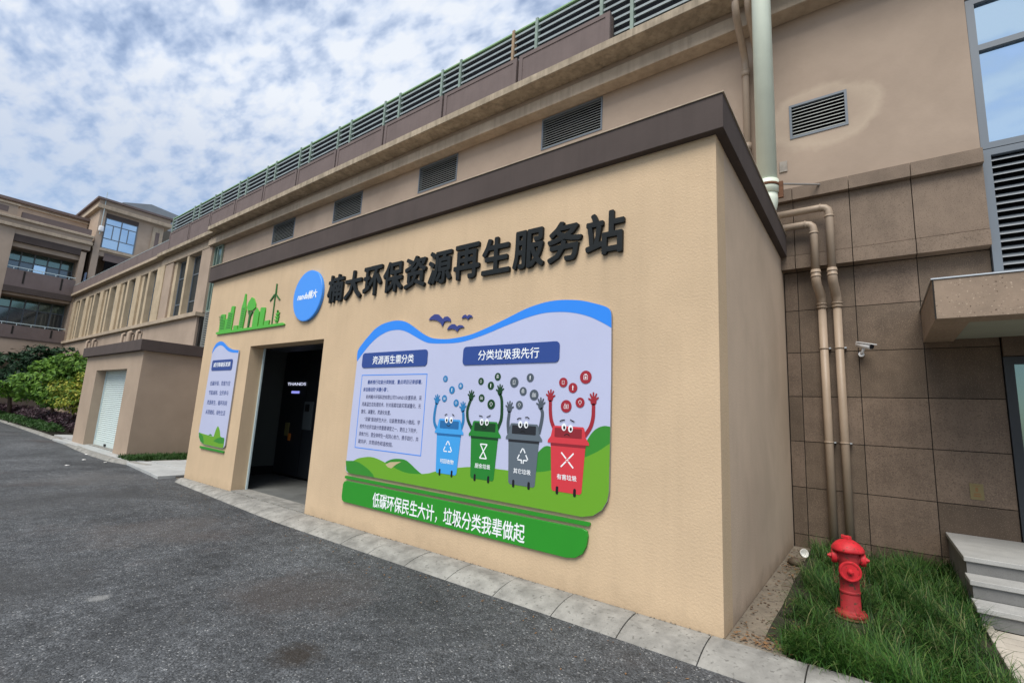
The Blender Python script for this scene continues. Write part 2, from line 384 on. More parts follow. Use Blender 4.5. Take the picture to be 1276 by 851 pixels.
def smooth2(pts, k=4):              # Catmull-Rom through open polyline
    P = [Vector(p) for p in pts]; out = []
    for i in range(len(P) - 1):
        p0 = P[max(0, i - 1)]; p1 = P[i]; p2 = P[i + 1]; p3 = P[min(len(P) - 1, i + 2)]
        for j in range(k):
            t_ = j / k
            out.append(tuple(.5 * ((2 * p1) + (p2 - p0) * t_ + (2 * p0 - 5 * p1 + 4 * p2 - p3) * t_ ** 2 + (-p0 + 3 * p1 - 3 * p2 + p3) * t_ ** 3)))
    out.append(tuple(P[-1])); return out
def text_mesh(s, extrude=0.0, offset=0.0, res=2, shear=0.0):
    cu = bpy.data.curves.new('t', 'FONT'); cu.body = s; cu.size = 1.0; cu.extrude = extrude; cu.offset = offset
    cu.resolution_u = res; cu.shear = shear; cu.fill_mode = 'BOTH' if extrude else 'FRONT'
    to = bpy.data.objects.new('t', cu); COL.objects.link(to)
    dg = bpy.context.evaluated_depsgraph_get(); dg.update()
    me = bpy.data.meshes.new_from_object(to.evaluated_get(dg)); bpy.data.objects.remove(to); bpy.data.curves.remove(cu)
    return me
def text(name, s, m, parent, x0, x1, z0, z1, y, depth=0.0, bold=0.0, keep=False, shear=0.0, res=2, dirs=8):
    """text fitted to a box on a plane y = const, front facing -Y; bold = stroke growth in em, made by shifted layers"""
    me = text_mesh(s, extrude=(.5 if depth else 0), shear=shear, res=res)
    xs = [v_.co.x for v_ in me.vertices]; ys = [v_.co.y for v_ in me.vertices]
    ax, bx, ay, by = min(xs) - bold, max(xs) + bold, min(ys) - bold, max(ys) + bold
    L = wloc(parent); sx = (x1 - x0) / (bx - ax); sz = (z1 - z0) / (by - ay)
    sh = [(0, 0)] + ([(bold * math.cos(2 * math.pi * k / dirs + .39), bold * math.sin(2 * math.pi * k / dirs + .39)) for k in range(dirs)] if bold else [])
    base = [tuple(v_.co) for v_ in me.vertices]; fs0 = [tuple(p.vertices) for p in me.polygons]; vs = []; fs = []
    for q, (dx, dz) in enumerate(sh):
        k = len(vs)
        for x, yy, z in base:
            vs.append((x0 + (x + dx - ax) * sx - L.x, y + (depth * (.5 - z) if depth else 0) + q * .00012 - L.y, z0 + (yy + dz - ay) * sz - L.z))
        fs += [tuple(i + k for i in f) for f in fs0]
    bpy.data.meshes.remove(me); me = bpy.data.meshes.new(name); me.from_pydata(vs, [], fs)
    return link(name, me, m, parent)

# ================================================================== SETTING: ground
AZ = -0.08
rd = MB().add([(-400, -400, AZ - .02), (400, -400, AZ - .02), (400, 400, AZ - .02), (-400, 400, AZ - .02)], [(0, 1, 2, 3)]).build('ground', 'dirt_strip'); tag(rd, kind='structure')
rd = MB().add([(-160, -40, AZ), (60, -40, AZ), (60, .4, AZ), (-160, .4, AZ)], [(0, 1, 2, 3)]).build('road', 'asphalt'); tag(rd, kind='structure')
ap = MB().prism_z([(-200, .38), (-20, .38), (-10.75, .02), (0, 0), (60, 0), (60, 9), (-200, 9)], AZ - .015, -.055).build('verge', 'dirt_strip'); tag(ap, kind='structure')

# kerb in front of the station: separate rounded concrete pieces
kerb = tag(root('kerb', (0, -.2, -.04)), kind='structure')
def kerb_piece(x0, x1, o0, o1, parent, ztop=.0, g=.0045, yb=0.0):
    dz = random.uniform(-.003, .003)
    def prof(o):
        pr_ = [(yb - .006, -.1), (yb - .006, ztop + dz)]
        w0 = yb - .05; top = ztop + dz
        for k in range(9):
            t_ = k / 8; pr_.append((w0 + (-o - w0) * t_, top - .004 * t_ - (top - AZ - .006) * (t_ ** 2.1)))
        return pr_ + [(-o + .0, -.1)]
    a_, b_ = prof(o0), prof(o1); n = len(a_)
    xm = (x0 + x1) / 2
    vs = [(x0 + g, y, z) for y, z in a_] + [(x1 - g, y, z) for y, z in b_]
    MB().add(vs, [tuple(range(n))[::-1], tuple(range(n, 2 * n))] + [(i, n + i, n + (i + 1) % n, (i + 1) % n)[::-1] for i in range(n)]).build('kerb_stone', 'kerb_concrete', parent, bevel=.002, seg=1)
kx = [-10.72, -9.9, -9.1, -8.35, -7.6, -6.74, -5.95, -5.2, -4.44, -3.88, -3.23, -2.59, -1.97, -1.32, -.71, -.09, .56, 1.2, 1.85, 2.5, 3.15, 3.8]
def outer(x): return .16 + (.42 - .16) * min(1, max(0, (x + 10.8) / 4.5))
for i in range(len(kx) - 1): kerb_piece(kx[i], kx[i + 1], outer(kx[i]), outer(kx[i + 1]), kerb)
# kerb running on along the storage hut and the hedge
kerb2 = tag(root('kerb', (-16, -.2, -.04)), kind='structure')
pts = [(-13.4, .06), (-15.2, -.22), (-17, -.22), (-18.8, -.15), (-20.6, -.04), (-22.4, .05), (-24.6, .1), (-27, .16), (-30, .22), (-34, .3), (-38, .36), (-42, .42), (-48, .5), (-56, .6), (-66, .7), (-80, .8)]
for (xa, ya), (xb, yb_) in zip(pts, pts[1:]):
    MB().add([(xa - .01, ya - .02, -.1), (xa - .01, ya + .16, -.1), (xb + .01, yb_ + .16, -.1), (xb + .01, yb_ - .02, -.1),
              (xa - .01, ya + .03, -.012), (xa - .01, ya + .16, -.005), (xb + .01, yb_ + .16, -.005), (xb + .01, yb_ + .03, -.012)],
             [(0, 3, 2, 1), (4, 5, 6, 7)[::-1], (0, 4, 7, 3)[::-1], (1, 2, 6, 5)[::-1], (0, 1, 5, 4)[::-1], (3, 7, 6, 2)[::-1]]).build('kerb_stone', 'kerb_concrete', kerb2)

# paved path between station and storage hut
path = tag(root('path', (-12.5, 1, 0)), kind='structure')
pbox('bedding', 'joint_dark', path, -14.3, -10.72, .04, 3.9, AZ - .01, -.045)
slab = None
for i in range(6):
    for j in range(7):
        x0 = -14.28 + i * .6; y0 = -.14 + j * .6 - (.0 if i % 2 else .0)
        if x0 + .6 > -10.7: continue
        if j == 0:
            fr_ = lambda x: -.06 - (x + 14.3) * .078
            MB().prism_z([(x0 + .006, fr_(x0)), (x0 + .592, fr_(x0 + .6)), (x0 + .592, y0 + .592), (x0 + .006, y0 + .592)], AZ - .01, -.014 + random.uniform(-.004, .003)).build('paving_slab', 'slab_grey', path, bevel=.006, seg=1); continue
        pbox('paving_slab', 'slab_grey', path, x0 + .006, x0 + .592, y0 + .006, min(3.89, y0 + .592), AZ + .0, -.012 + random.uniform(-.004, .003) - (.02 if j == 0 else 0), bevel=.004, seg=1)
# paving in front of and beside the hut
apron = tag(root('pavement', (-18, .1, 0)), kind='structure')
for i in range(13):
    x0 = -22.9 + i * .66
    pbox('paving_slab', 'slab_grey', apron, x0 + .006, x0 + .652, -.01 + .0, .34, AZ, -.006 + random.uniform(-.004, .003), bevel=.004, seg=1)
for i in range(5):
    for j in range(4):
        x0 = -25.2 + i * .6; y0 = .42 + j * .6
        pbox('paving_slab', 'slab_grey', apron, x0 + .006, x0 + .592, y0, y0 + .59, AZ, -.006 + random.uniform(-.004, .003))
# concrete strip along the station side
st = MB().prism_z([(.004, .01), (.42, .01), (.36, .8), (.33, 1.6), (.30, 2.6), (.26, 4.04), (.004, 4.04)], -.075, -.008).build('side_path', 'dirt_strip'); tag(st, kind='structure')
# soil bed with hydrant
def soil_h(x, y): return -.02 + .012 * y + .02 * math.sin(3 * x + 2 * y) * math.sin(2.3 * y)
vs = []; fs = []; nx, ny = 12, 28
for j in range(ny + 1):
    for i in range(nx + 1):
        x = .24 + (1.72 - .24) * i / nx; y = .012 + 4.03 * j / ny; vs.append((x, y, soil_h(x, y)))
for j in range(ny):
    for i in range(nx): k = j * (nx + 1) + i; fs.append((k, k + 1, k + nx + 2, k + nx + 1))
sb = MB().add(vs, fs).build('soil_bed', 'soil', smooth=True); tag(sb, kind='structure')
# pale strip paving before the steps
walk = tag(root('walkway', (2.6, 1, 0)), kind='structure')
for j in range(12):
    y0 = .03 + j * .158
    for i in range(4):
        x0 = 1.76 + i * .62 - (.3 if j % 2 else 0)
        pbox('paving_slab', 'slab_pale', walk, max(1.76, x0) + .004, x0 + .612, y0 + .004, y0 + .150, -.07, -.004 + random.uniform(-.002, .002))

for j in range(3): pbox('edging_stone', 'slab_pale', walk, 1.69, 1.752, .02 + j * .63, .64 + j * .63, -.07, .03, bevel=.008)

# ================================================================== grass
def blades(name, n, region, mkey, hmin, hmax, wid, parent=None, bend=.9, zf=None, kind='stuff', label=None, cat=None, segs=4):
    vs = []; fs = []
    for _ in range(n):
        r = region()
        if r is None: continue
        x, y = r; z = zf(x, y) if zf else 0.0
        h = hmin + (hmax - hmin) * random.random() ** 1.3; a_ = random.gauss(math.sin(x * 7.1 + y * 3.3) * 2.5 + y * 1.7, 1.1); lean = random.uniform(.25, bend); wd = wid * random.uniform(.6, 1.3)
        dx, dy = math.cos(a_), math.sin(a_); px, py = -dy, dx; k = len(vs); ang = random.uniform(.1, .75)
        cxp, cyp, czp = x, y, z - .01
        for s_ in range(segs + 1):
            ww = wd * (1 - (s_ / segs) ** 1.6 * .92) / 2
            vs.append((cxp + px * ww, cyp + py * ww, czp)); vs.append((cxp - px * ww, cyp - py * ww, czp))
            st_ = h / segs; cxp += dx * math.sin(ang) * st_; cyp += dy * math.sin(ang) * st_; czp += math.cos(ang) * st_
            ang += lean * 2.0 / segs
        for s_ in range(segs): q = k + 2 * s_; fs.append((q, q + 1, q + 3, q + 2))
    o = MB().add(vs, fs).build(name, mkey, parent); tag(o, label, cat, kind=kind); return o
random.seed(11)
tufts = [(random.uniform(.30, 1.66), random.uniform(.06, 3.98)) for _ in range(420)]
def reg_main():
    tx, ty = random.choice(tufts); x = tx + random.gauss(0, .045); y = ty + random.gauss(0, .045)
    edge = .44 - .04 * y + .06 * math.sin(y * 5) + .04 * math.sin(y * 13)
    if x < edge and random.random() < .9: return None
    if math.sin(x * 9 + 1) * math.sin(y * 6.3) > .62 and random.random() < .7: return None
    if not (.2 < x < 1.70 and .03 < y < 4.0): return None
    if (x - .77) ** 2 + (y - 1.28) ** 2 < .022 or (abs(x - .79) < .10 and .92 < y < 1.3): return None
    return x, y
blades('grass', 21000, reg_main, 'grass_blade', .10, .35, .0068, zf=soil_h, bend=1.35, label='long dark green arching grass around the red hydrant', cat='grass')
def reg_edge():
    x = random.uniform(.36, 1.9); y = abs(random.gauss(0, .22)) + .03
    return (x, y) if y < .8 else None
blades('grass', 3600, reg_edge, 'grass_edge', .12, .32, .007, zf=soil_h, bend=1.3, label='lighter green grass hanging over the kerb edge at the bottom right', cat='grass')
def reg_hut():
    return random.uniform(-15.42, -14.34), random.uniform(.02, 3.6)
blades('lawn', 6000, reg_hut, 'leaf_low', .08, .18, .02, label='narrow strip of low grass beside the side wall of the storage hut', cat='grass', segs=2)

# ================================================================== recycling station
ST = root('recycling_station', (-5.4, 2, 0), 'single-storey cream building with a dark overhanging roof band and an open doorway', 'building')
X0, X1, DL, DR, DH, WT, DEP = -10.72, 0.0, -8.53, -6.02, 2.70, 4.25, 4.04
mb = MB()
mb.box(X0, DL, 0, .30, -.1, WT); mb.box(DR, X1, 0, .30, -.1, WT); mb.box(DL, DR, 0, .30, DH, WT)
wl = mb.build('front_wall', 'cream_stucco', ST)
pbox('side_wall', 'cream_side_skylit', ST, -.22, -.002, .302, DEP, -.1, WT)
pbox('side_wall', 'tan_stucco', ST, X0, X0 + .22, .302, DEP, -.1, WT)
OH = .085
pr = MB().box(X0 - OH, X1 + OH, -OH, 3.84, WT + .0, 4.585)
pr.build('roof_fascia', 'plum_paint', ST, bevel=.006)
pbox('fascia_lip', 'tan_trim', ST, X0 - OH - .012, X1 + OH + .012, -OH - .012, 3.84, 4.587, 4.60)
pbox('floor', 'room_floor', ST, X0 + .23, X1 - .23, .02, 4.0, -.1, .004)
pbox('threshold', 'kerb_concrete', ST, DL + .004, DR - .004, -.002, .32, -.1, .016)
pbox('interior_wall', 'room_wall', ST, -10.49, -10.44, .31, 3.9, .0, 4.09)
pbox('interior_wall', 'room_wall', ST, -10.43, -.3, 3.55, 3.6, .0, 4.09)
pbox('skirting', 'ink_black', ST, -10.43, -10.41, .32, 3.5, .004, .2)
pbox('ceiling', 'room_wall', ST, X0 + .23, -.23, .31, 4.0, 4.1, 4.15)
g1 = pbox('shutter_guide', 'rail_white', ST, DL - .0, DL + .035, .255, .285, .016, DH - .003)
clone(g1, (DR - DL - .036, 0, 0))
pbox('shutter_box', 'machine', ST, DL - .1, DR + .1, .302, .7, DH - .02, DH + .45)

# dark machine standing inside
MC = root('waste_machine', (-8, 2.3, 0), 'tall black waste treatment machine with lit white lettering inside the doorway', 'machine')
pbox('body', 'machine', MC, -10.38, -5.2, 1.7, 3.4, .06, 2.9, bevel=.02)
pbox('plinth', 'ink_black', MC, -10.3, -5.3, 1.76, 3.35, .0, .06)
for q in (-9.3 , -7.9, -6.6): pbox('panel_seam', 'ink_black', MC, q, q + .012, 1.694, 1.703, .1, 2.86)
text('lettering', 'THANDS', 'lamp_white', MC, -10.14, -9.34, 2.085, 2.152, 1.68, .004)
pbox('light_strip', 'lamp_blue', MC, -9.93, -9.60, 1.685, 1.699, 1.90, 1.955, bevel=.004)
pbox('control_panel', 'panel_grey', MC, -9.28 + .0, -8.93, 1.67, 1.699, 1.10, 1.72, bevel=.006)
pbox('screen', 'ink_black', MC, -9.22, -9.05, 1.66, 1.672, 1.50, 1.66)
pbox('notice', 'tag_yellow', MC, -10.02, -9.86, 1.68, 1.699, .92, 1.22)
pbox('tag', 'tag_orange', MC, -9.83, -9.75, 1.67, 1.699, .82, .98, bevel=.004)

# ================================================================== signs on the front wall
FY = -.03                        # face of the boards
# black raised characters
TL = root('wall_lettering', (-3.45, 0, 3.5), 'row of eleven thick black raised Chinese characters high on the cream wall', 'sign')
chars = '楠大环保资源再生服务站'; x = -6.02; pitch = (6.02 - .86) / (len(chars) - .09)
for ch in chars:
    o = text('character', ch, 'letter_black', TL, x, x + pitch * .91, 3.275, 3.735, -.042, .036, bold=.027, res=2)
    x += pitch
# round logo
LG = root('logo_disc', (-6.61, 0, 3.475), 'round bright blue logo disc with white lettering left of the black characters', 'sign')
MB().prism_y(ellipse(-6.61, 3.475, .445, .445, 56), -.05, -.002).build('disc', 'logo_blue', LG, bevel=.004, seg=1)
MB().prism_y(ellipse(-6.61, 3.475, .43, .43, 56), -.0515, -.0505).build('disc_face', 'logo_blue', LG)
text('lettering', 'nanda楠大', 'print_white', LG, -6.91, -6.30, 3.405, 3.555, -.054, .002, bold=.03, shear=.25, res=1)
# birds
def bird(pts, label):
    o = MB().prism_y(pts, -.016, -.003).build('bird', 'bird_indigo', None)
    c = sum((Vector((p[0], -.02, p[1])) for p in pts), Vector()) / len(pts)
    for v_ in o.data.vertices: v_.co -= c
    o.location = c; tag(o, label, 'bird cutout', 'bird cutouts above the notice board')
bird([(-3.594, 2.809), (-3.553, 2.848), (-3.489, 2.877), (-3.422, 2.869), (-3.374, 2.833), (-3.334, 2.798), (-3.301, 2.826), (-3.252, 2.828), (-3.206, 2.798), (-3.188, 2.756), (-3.253, 2.769), (-3.302, 2.761), (-3.329, 2.703), (-3.374, 2.759), (-3.443, 2.793), (-3.518, 2.806)], 'largest dark indigo bird cutout, highest of the two on the left')
bird([(-3.244, 2.653), (-3.217, 2.695), (-3.170, 2.720), (-3.122, 2.718), (-3.077, 2.685), (-3.038, 2.699), (-2.990, 2.694), (-2.954, 2.666), (-3.001, 2.664), (-3.040, 2.652), (-3.060, 2.618), (-3.108, 2.652), (-3.172, 2.663)], 'middle-sized dark indigo bird cutout, lowest of the three')
bird([(-3.005, 2.781), (-2.981, 2.814), (-2.945, 2.825), (-2.913, 2.798), (-2.886, 2.820), (-2.848, 2.809), (-2.825, 2.779), (-2.866, 2.784), (-2.896, 2.757), (-2.932, 2.786)], 'smallest dark indigo bird cutout, rightmost of the three')

# skyline cut-out
SK = root('skyline_cutout', (-8.6, 0, 3.2), 'green skyline cutout with towers and wind turbine left of the round blue disc', 'sign')
def SKP(name, polys, m='sky_green', y0=-.024, y1=-.004): return blob(name, m, SK, polys, y0, y1)
SKP('ground_bar', [[(-10.137, 3.057), (-10.110, 3.029), (-10.037, 3.020), (-7.312, 3.021), (-7.305, 3.039), (-7.373, 3.067), (-10.090, 3.074)]], 'sky_green', -.034)
SKP('tower', [[(-10.027, 3.073), (-10.035, 3.442), (-9.958, 3.451), (-9.829, 3.439), (-9.817, 3.331), (-9.761, 3.062)]])
SKP('tower', [[(-9.841, 3.303), (-9.686, 3.343), (-9.683, 3.464), (-9.579, 3.469), (-9.573, 3.574), (-9.519, 3.589), (-9.424, 3.575), (-9.447, 3.078), (-9.763, 3.067)]])
SKP('low_block', [[(-9.349, 3.074), (-9.350, 3.160), (-9.175, 3.154), (-9.171, 3.071)]])
SKP('spire_tower', [[(-9.126, 3.068), (-9.101, 3.520), (-9.056, 3.626), (-9.029, 3.792), (-8.991, 3.788), (-8.950, 3.578), (-8.903, 3.443), (-8.944, 3.075)]])
SKP('tree_crown', [[(-8.865, 3.497), (-8.834, 3.595), (-8.718, 3.687), (-8.629, 3.652), (-8.523, 3.534), (-8.508, 3.462), (-8.605, 3.415), (-8.812, 3.420)]])
SKP('tree_trunk', [[(-8.747, 3.079), (-8.738, 3.320), (-8.810, 3.413), (-8.741, 3.399), (-8.698, 3.352), (-8.630, 3.403), (-8.596, 3.386), (-8.669, 3.314), (-8.697, 3.080)]], 'sky_green_dark')
SKP('pointed_tower', [[(-8.548, 3.069), (-8.543, 3.352), (-8.447, 3.449), (-8.324, 3.353), (-8.335, 3.070)]])
SKP('slim_tower', [[(-8.279, 3.069), (-8.285, 3.412), (-8.255, 3.437), (-8.105, 3.419), (-8.095, 3.353), (-8.113, 3.068)]])
SKP('low_block', [[(-8.072, 3.067), (-8.076, 3.153), (-7.882, 3.160), (-7.897, 3.065)]])
SKP('turbine_mast', [[(-7.807, 3.074), (-7.820, 3.617), (-7.788, 3.614), (-7.781, 3.075)]], 'sky_green_dark', -.016)
SKP('turbine_blade', [[(-7.809, 3.637), (-7.808, 3.848), (-7.779, 3.844), (-7.761, 3.631)]], 'sky_green_dark', -.018)
SKP('turbine_blade', [[(-7.786, 3.647), (-7.965, 3.524), (-7.983, 3.540), (-7.852, 3.648)]], 'sky_green_dark', -.018)
SKP('turbine_blade', [[(-7.798, 3.642), (-7.774, 3.653), (-7.600, 3.526), (-7.628, 3.515)]], 'sky_green_dark', -.018)
SKP('leaf_sprig', [[(-7.630, 3.091), (-7.638, 3.323), (-7.604, 3.320), (-7.591, 3.088)]] + [[(-7.619, 3.096), (-7.703, 3.143), (-7.690, 3.155), (-7.607, 3.122)], [(-7.611, 3.096), (-7.593, 3.147), (-7.553, 3.157), (-7.577, 3.113)], [(-7.626, 3.156), (-7.692, 3.202), (-7.680, 3.214), (-7.609, 3.177)], [(-7.608, 3.155), (-7.581, 3.199), (-7.541, 3.208), (-7.567, 3.171)], [(-7.629, 3.216), (-7.681, 3.261), (-7.663, 3.270), (-7.608, 3.234)], [(-7.612, 3.221), (-7.585, 3.262), (-7.542, 3.274), (-7.565, 3.237)], [(-7.626, 3.275), (-7.650, 3.317), (-7.612, 3.321), (-7.602, 3.280)]], 'sky_green')
# window strips on the towers
def lines_on(parent, quads):
    for q in quads: blob('window_line', 'sky_green_dark', parent, [q], -.0262, -.0245)
ql = []
for k in range(9):
    z = 3.00 + k * .052
ql = [[(-9.968, 3.122), (-9.797, 3.121), (-9.798, 3.134), (-9.969, 3.136)],
    [(-9.987, 3.157), (-9.810, 3.155), (-9.811, 3.168), (-9.988, 3.171)],
    [(-10.005, 3.192), (-9.823, 3.189), (-9.825, 3.203), (-10.007, 3.206)],
    [(-10.024, 3.227), (-9.837, 3.223), (-9.838, 3.237), (-10.026, 3.241)],
    [(-10.043, 3.262), (-9.850, 3.258), (-9.851, 3.272), (-10.044, 3.276)],
    [(-10.062, 3.298), (-9.863, 3.292), (-9.864, 3.306), (-10.063, 3.312)],
    [(-10.081, 3.333), (-9.876, 3.327), (-9.877, 3.341), (-10.083, 3.347)],
    [(-10.100, 3.369), (-9.889, 3.362), (-9.891, 3.376), (-10.102, 3.383)],
    [(-10.119, 3.404), (-9.903, 3.397), (-9.904, 3.410), (-10.121, 3.418)]]
ql += [[(-9.696, 3.118), (-9.482, 3.119), (-9.484, 3.133), (-9.697, 3.132)],
    [(-9.688, 3.155), (-9.481, 3.156), (-9.482, 3.170), (-9.689, 3.169)],
    [(-9.680, 3.192), (-9.480, 3.193), (-9.481, 3.207), (-9.681, 3.206)],
    [(-9.672, 3.229), (-9.479, 3.230), (-9.480, 3.244), (-9.673, 3.243)],
    [(-9.665, 3.266), (-9.478, 3.267), (-9.479, 3.281), (-9.666, 3.280)],
    [(-9.657, 3.303), (-9.477, 3.305), (-9.478, 3.318), (-9.658, 3.317)],
    [(-9.649, 3.340), (-9.476, 3.342), (-9.477, 3.355), (-9.650, 3.354)],
    [(-9.641, 3.377), (-9.475, 3.379), (-9.476, 3.393), (-9.642, 3.391)],
    [(-9.633, 3.414), (-9.474, 3.416), (-9.475, 3.430), (-9.634, 3.428)]]
ql += [[(-9.066, 3.103), (-8.943, 3.102), (-8.944, 3.115), (-9.067, 3.116)],
    [(-9.065, 3.140), (-8.942, 3.139), (-8.943, 3.152), (-9.066, 3.153)],
    [(-9.064, 3.178), (-8.942, 3.177), (-8.942, 3.190), (-9.065, 3.191)],
    [(-9.063, 3.215), (-8.941, 3.214), (-8.942, 3.227), (-9.064, 3.228)],
    [(-9.063, 3.253), (-8.940, 3.251), (-8.941, 3.264), (-9.063, 3.266)],
    [(-9.062, 3.290), (-8.939, 3.289), (-8.940, 3.302), (-9.063, 3.304)],
    [(-9.061, 3.328), (-8.938, 3.326), (-8.939, 3.339), (-9.062, 3.341)],
    [(-9.060, 3.366), (-8.937, 3.364), (-8.938, 3.377), (-9.061, 3.379)],
    [(-9.059, 3.404), (-8.936, 3.401), (-8.937, 3.414), (-9.060, 3.417)],
    [(-9.058, 3.442), (-8.935, 3.439), (-8.936, 3.452), (-9.059, 3.455)],
    [(-9.058, 3.480), (-8.934, 3.476), (-8.935, 3.490), (-9.058, 3.493)]]
lines_on(SK, ql)

# ---------------- big notice board
NB = root('notice_board', (-3.0, 0, .7), 'large wave-topped lilac and green notice board with four cartoon bins on the cream wall', 'notice board')
top = smooth2([(-5.034, 2.299), (-5.040, 2.460), (-4.907, 2.595), (-4.808, 2.673), (-4.690, 2.757), (-4.529, 2.820), (-4.345, 2.846), (-4.205, 2.849), (-4.044, 2.822), (-3.901, 2.759), (-3.782, 2.693), (-3.647, 2.621), (-3.516, 2.569), (-3.393, 2.545), (-3.174, 2.530), (-2.856, 2.557), (-2.611, 2.615), (-2.312, 2.707), (-2.031, 2.800), (-1.821, 2.844), (-1.648, 2.858), (-1.481, 2.848), (-1.319, 2.823), (-1.164, 2.776), (-1.039, 2.728), (-0.994, 2.682), (-0.983, 2.622)], 3)
XR = -.975
outl = top + [(XR, 2.0), (XR, .97), (-.99, .885), (-1.04, .80), (-1.13, .735), (-1.25, .706), (-3.0, .712), (-4.98, .715), (-5.03, .735), (-5.045, .77), (-5.045, 1.5)]
MB().prism_y(outl, FY, -.002).build('board', 'board_edge', NB)
MB().prism_y(outl, FY - .0015, FY - .0003).build('printed_sheet', 'board_lilac', NB)
low = smooth2([(-5.034, 2.299), (-4.923, 2.407), (-4.766, 2.538), (-4.608, 2.634), (-4.427, 2.697), (-4.267, 2.717), (-4.107, 2.706), (-3.965, 2.666), (-3.807, 2.598), (-3.636, 2.526), (-3.489, 2.491), (-3.168, 2.474), (-2.924, 2.484), (-2.605, 2.546), (-2.307, 2.627), (-2.025, 2.696), (-1.815, 2.730), (-1.643, 2.732), (-1.449, 2.711), (-1.262, 2.661), (-1.109, 2.590), (-0.981, 2.514)], 3)
MB().prism_y([p for p in top] + low[::-1], FY - .0032, FY - .0018).build('wave_band', 'print_blue', NB)
def plane_poly(name, m, par, polys, lvl, th=.0011):
    y = FY - .0018 - lvl * .0013; mb = MB()
    for i, p in enumerate(polys): mb.prism_y(p, y - th - i * .00006, y)
    return mb.build(name, m, par)
# landscape
plane_poly('hill', 'print_green', NB, [[(-5.053, 0.872), (-4.868, 0.889), (-4.762, 0.881), (-4.655, 0.854), (-4.521, 0.807), (-4.415, 0.753), (-4.385, 0.718), (-4.916, 0.711), (-5.018, 0.740)]], 1.6)
hill2 = smooth2([(-1.789, 1.089), (-1.783, 1.238), (-1.744, 1.294), (-1.685, 1.333), (-1.622, 1.330), (-1.567, 1.301), (-1.512, 1.250), (-1.470, 1.205)], 3)
plane_poly('hill', 'print_green', NB, [hill2 + [(-1.465, 1.058), (-1.786, 1.022)]], 0)
hill3 = smooth2([(-1.341, 1.157), (-1.271, 1.303), (-1.224, 1.404), (-1.166, 1.494), (-1.107, 1.544), (-1.036, 1.569), (-0.978, 1.564)], 3)
plane_poly('hill', 'print_green', NB, [hill3[:-1] + [(XR + .001, hill3[-1][1]), (XR + .001, 1.2)] + [(-1.096, 1.099), (-1.338, 1.072)]], 0)
hm = smooth2([(-4.223, 0.911), (-4.137, 0.957), (-4.027, 0.991), (-3.894, 1.003), (-3.784, 0.996), (-3.672, 0.950), (-3.582, 0.904), (-3.474, 0.861), (-3.375, 0.866)], 3)
plane_poly('hill', 'print_green', NB, [hm + [(-3.447, 0.797), (-4.213, 0.839)]], 0)
plane_poly('road_band', 'print_tan', NB, [[(-4.176, 0.907), (-4.089, 0.944), (-3.868, 0.971), (-3.964, 0.927), (-4.055, 0.867), (-4.125, 0.877)]], 1)
lime = smooth2([(-4.932, 0.858), (-4.820, 0.915), (-4.695, 0.948), (-4.498, 0.975), (-4.301, 0.954), (-4.060, 0.898), (-3.830, 0.850), (-3.617, 0.846), (-3.376, 0.877), (-3.224, 0.920), (-2.860, 0.999), (-2.519, 1.039), (-2.137, 1.042), (-1.788, 1.062), (-1.572, 1.112), (-1.318, 1.220), (-1.101, 1.324), (-0.979, 1.409)], 3)
plane_poly('meadow', 'print_lime', NB, [lime[:-1] + [(XR + .0005, lime[-1][1]), (XR + .0005, .97), (-.991, .886), (-1.041, .801), (-1.131, .736), (-1.25, .707), (-3.0, .713), (-4.6, .717), (-4.98, .718)]], 0.9)
# title plates
for (xa, xb, za, zb, s_, ta, tb) in ((-4.90, -3.535, 2.20, 2.415, '资源再生需分类', -4.655, -3.79), (-2.915, -1.558, 2.193, 2.415, '分类垃圾我先行', -2.67, -1.81)):
    p_ = plane_poly('title_plate', 'print_navy', NB, [rrect(xa, xb, za, zb, .05)], 3, .004)
    text('lettering', s_, 'print_white', p_, ta, tb, 2.243, 2.364, FY - .0105, .001, bold=.014, res=1)
# framed text
fr = MB()
bx0, bx1, bz0, bz1, tk = -4.88, -3.516, 1.07, 2.10, .010
for q in ((bx0, bx1, bz1 - tk, bz1), (bx0, bx1, bz0, bz0 + tk), (bx0, bx0 + tk, bz0 + tk, bz1 - tk), (bx1 - tk, bx1, bz0 + tk, bz1 - tk)):
    fr.box(q[0], q[1], FY - .0035, FY - .0020, q[2], q[3])
frame = fr.build('text_frame', 'print_blue', NB)
rows = ['最新推行垃圾分类制度，重点项目记录部署，', '亲自推动的“关键小事”。', '杭州楠大环保科技有限公司THANDS处置系统，采', '用高温生态处理技术，针对易腐垃圾实现减量化、无', '害化、减量化、资源化处置。', '“双碳”驱动民生大计，垃圾教育要从小做起。学', '校作为全民垃圾分类重要课堂之一，更应上下同步，', '身体力行。望全体师生一起同心协力，携手践行，共', '建共护，共筑绿色和谐校园。']
rx = [(-4.731, -3.60), (-4.813, -4.26), (-4.735, -3.587), (-4.813, -3.589), (-4.814, -4.165), (-4.724, -3.581), (-4.811, -3.62), (-4.814, -3.586), (-4.815, -4.07)]
for i, (s_, (xa, xb)) in enumerate(zip(rows, rx)):
    z = 1.994 - i * .1035
    text('text_line', s_, 'print_navy' if i < 2 else 'ink_text', frame, xa, xb, z - .031, z + .031, FY - .0028, 0, bold=.022 if i < 2 else .006, res=1)
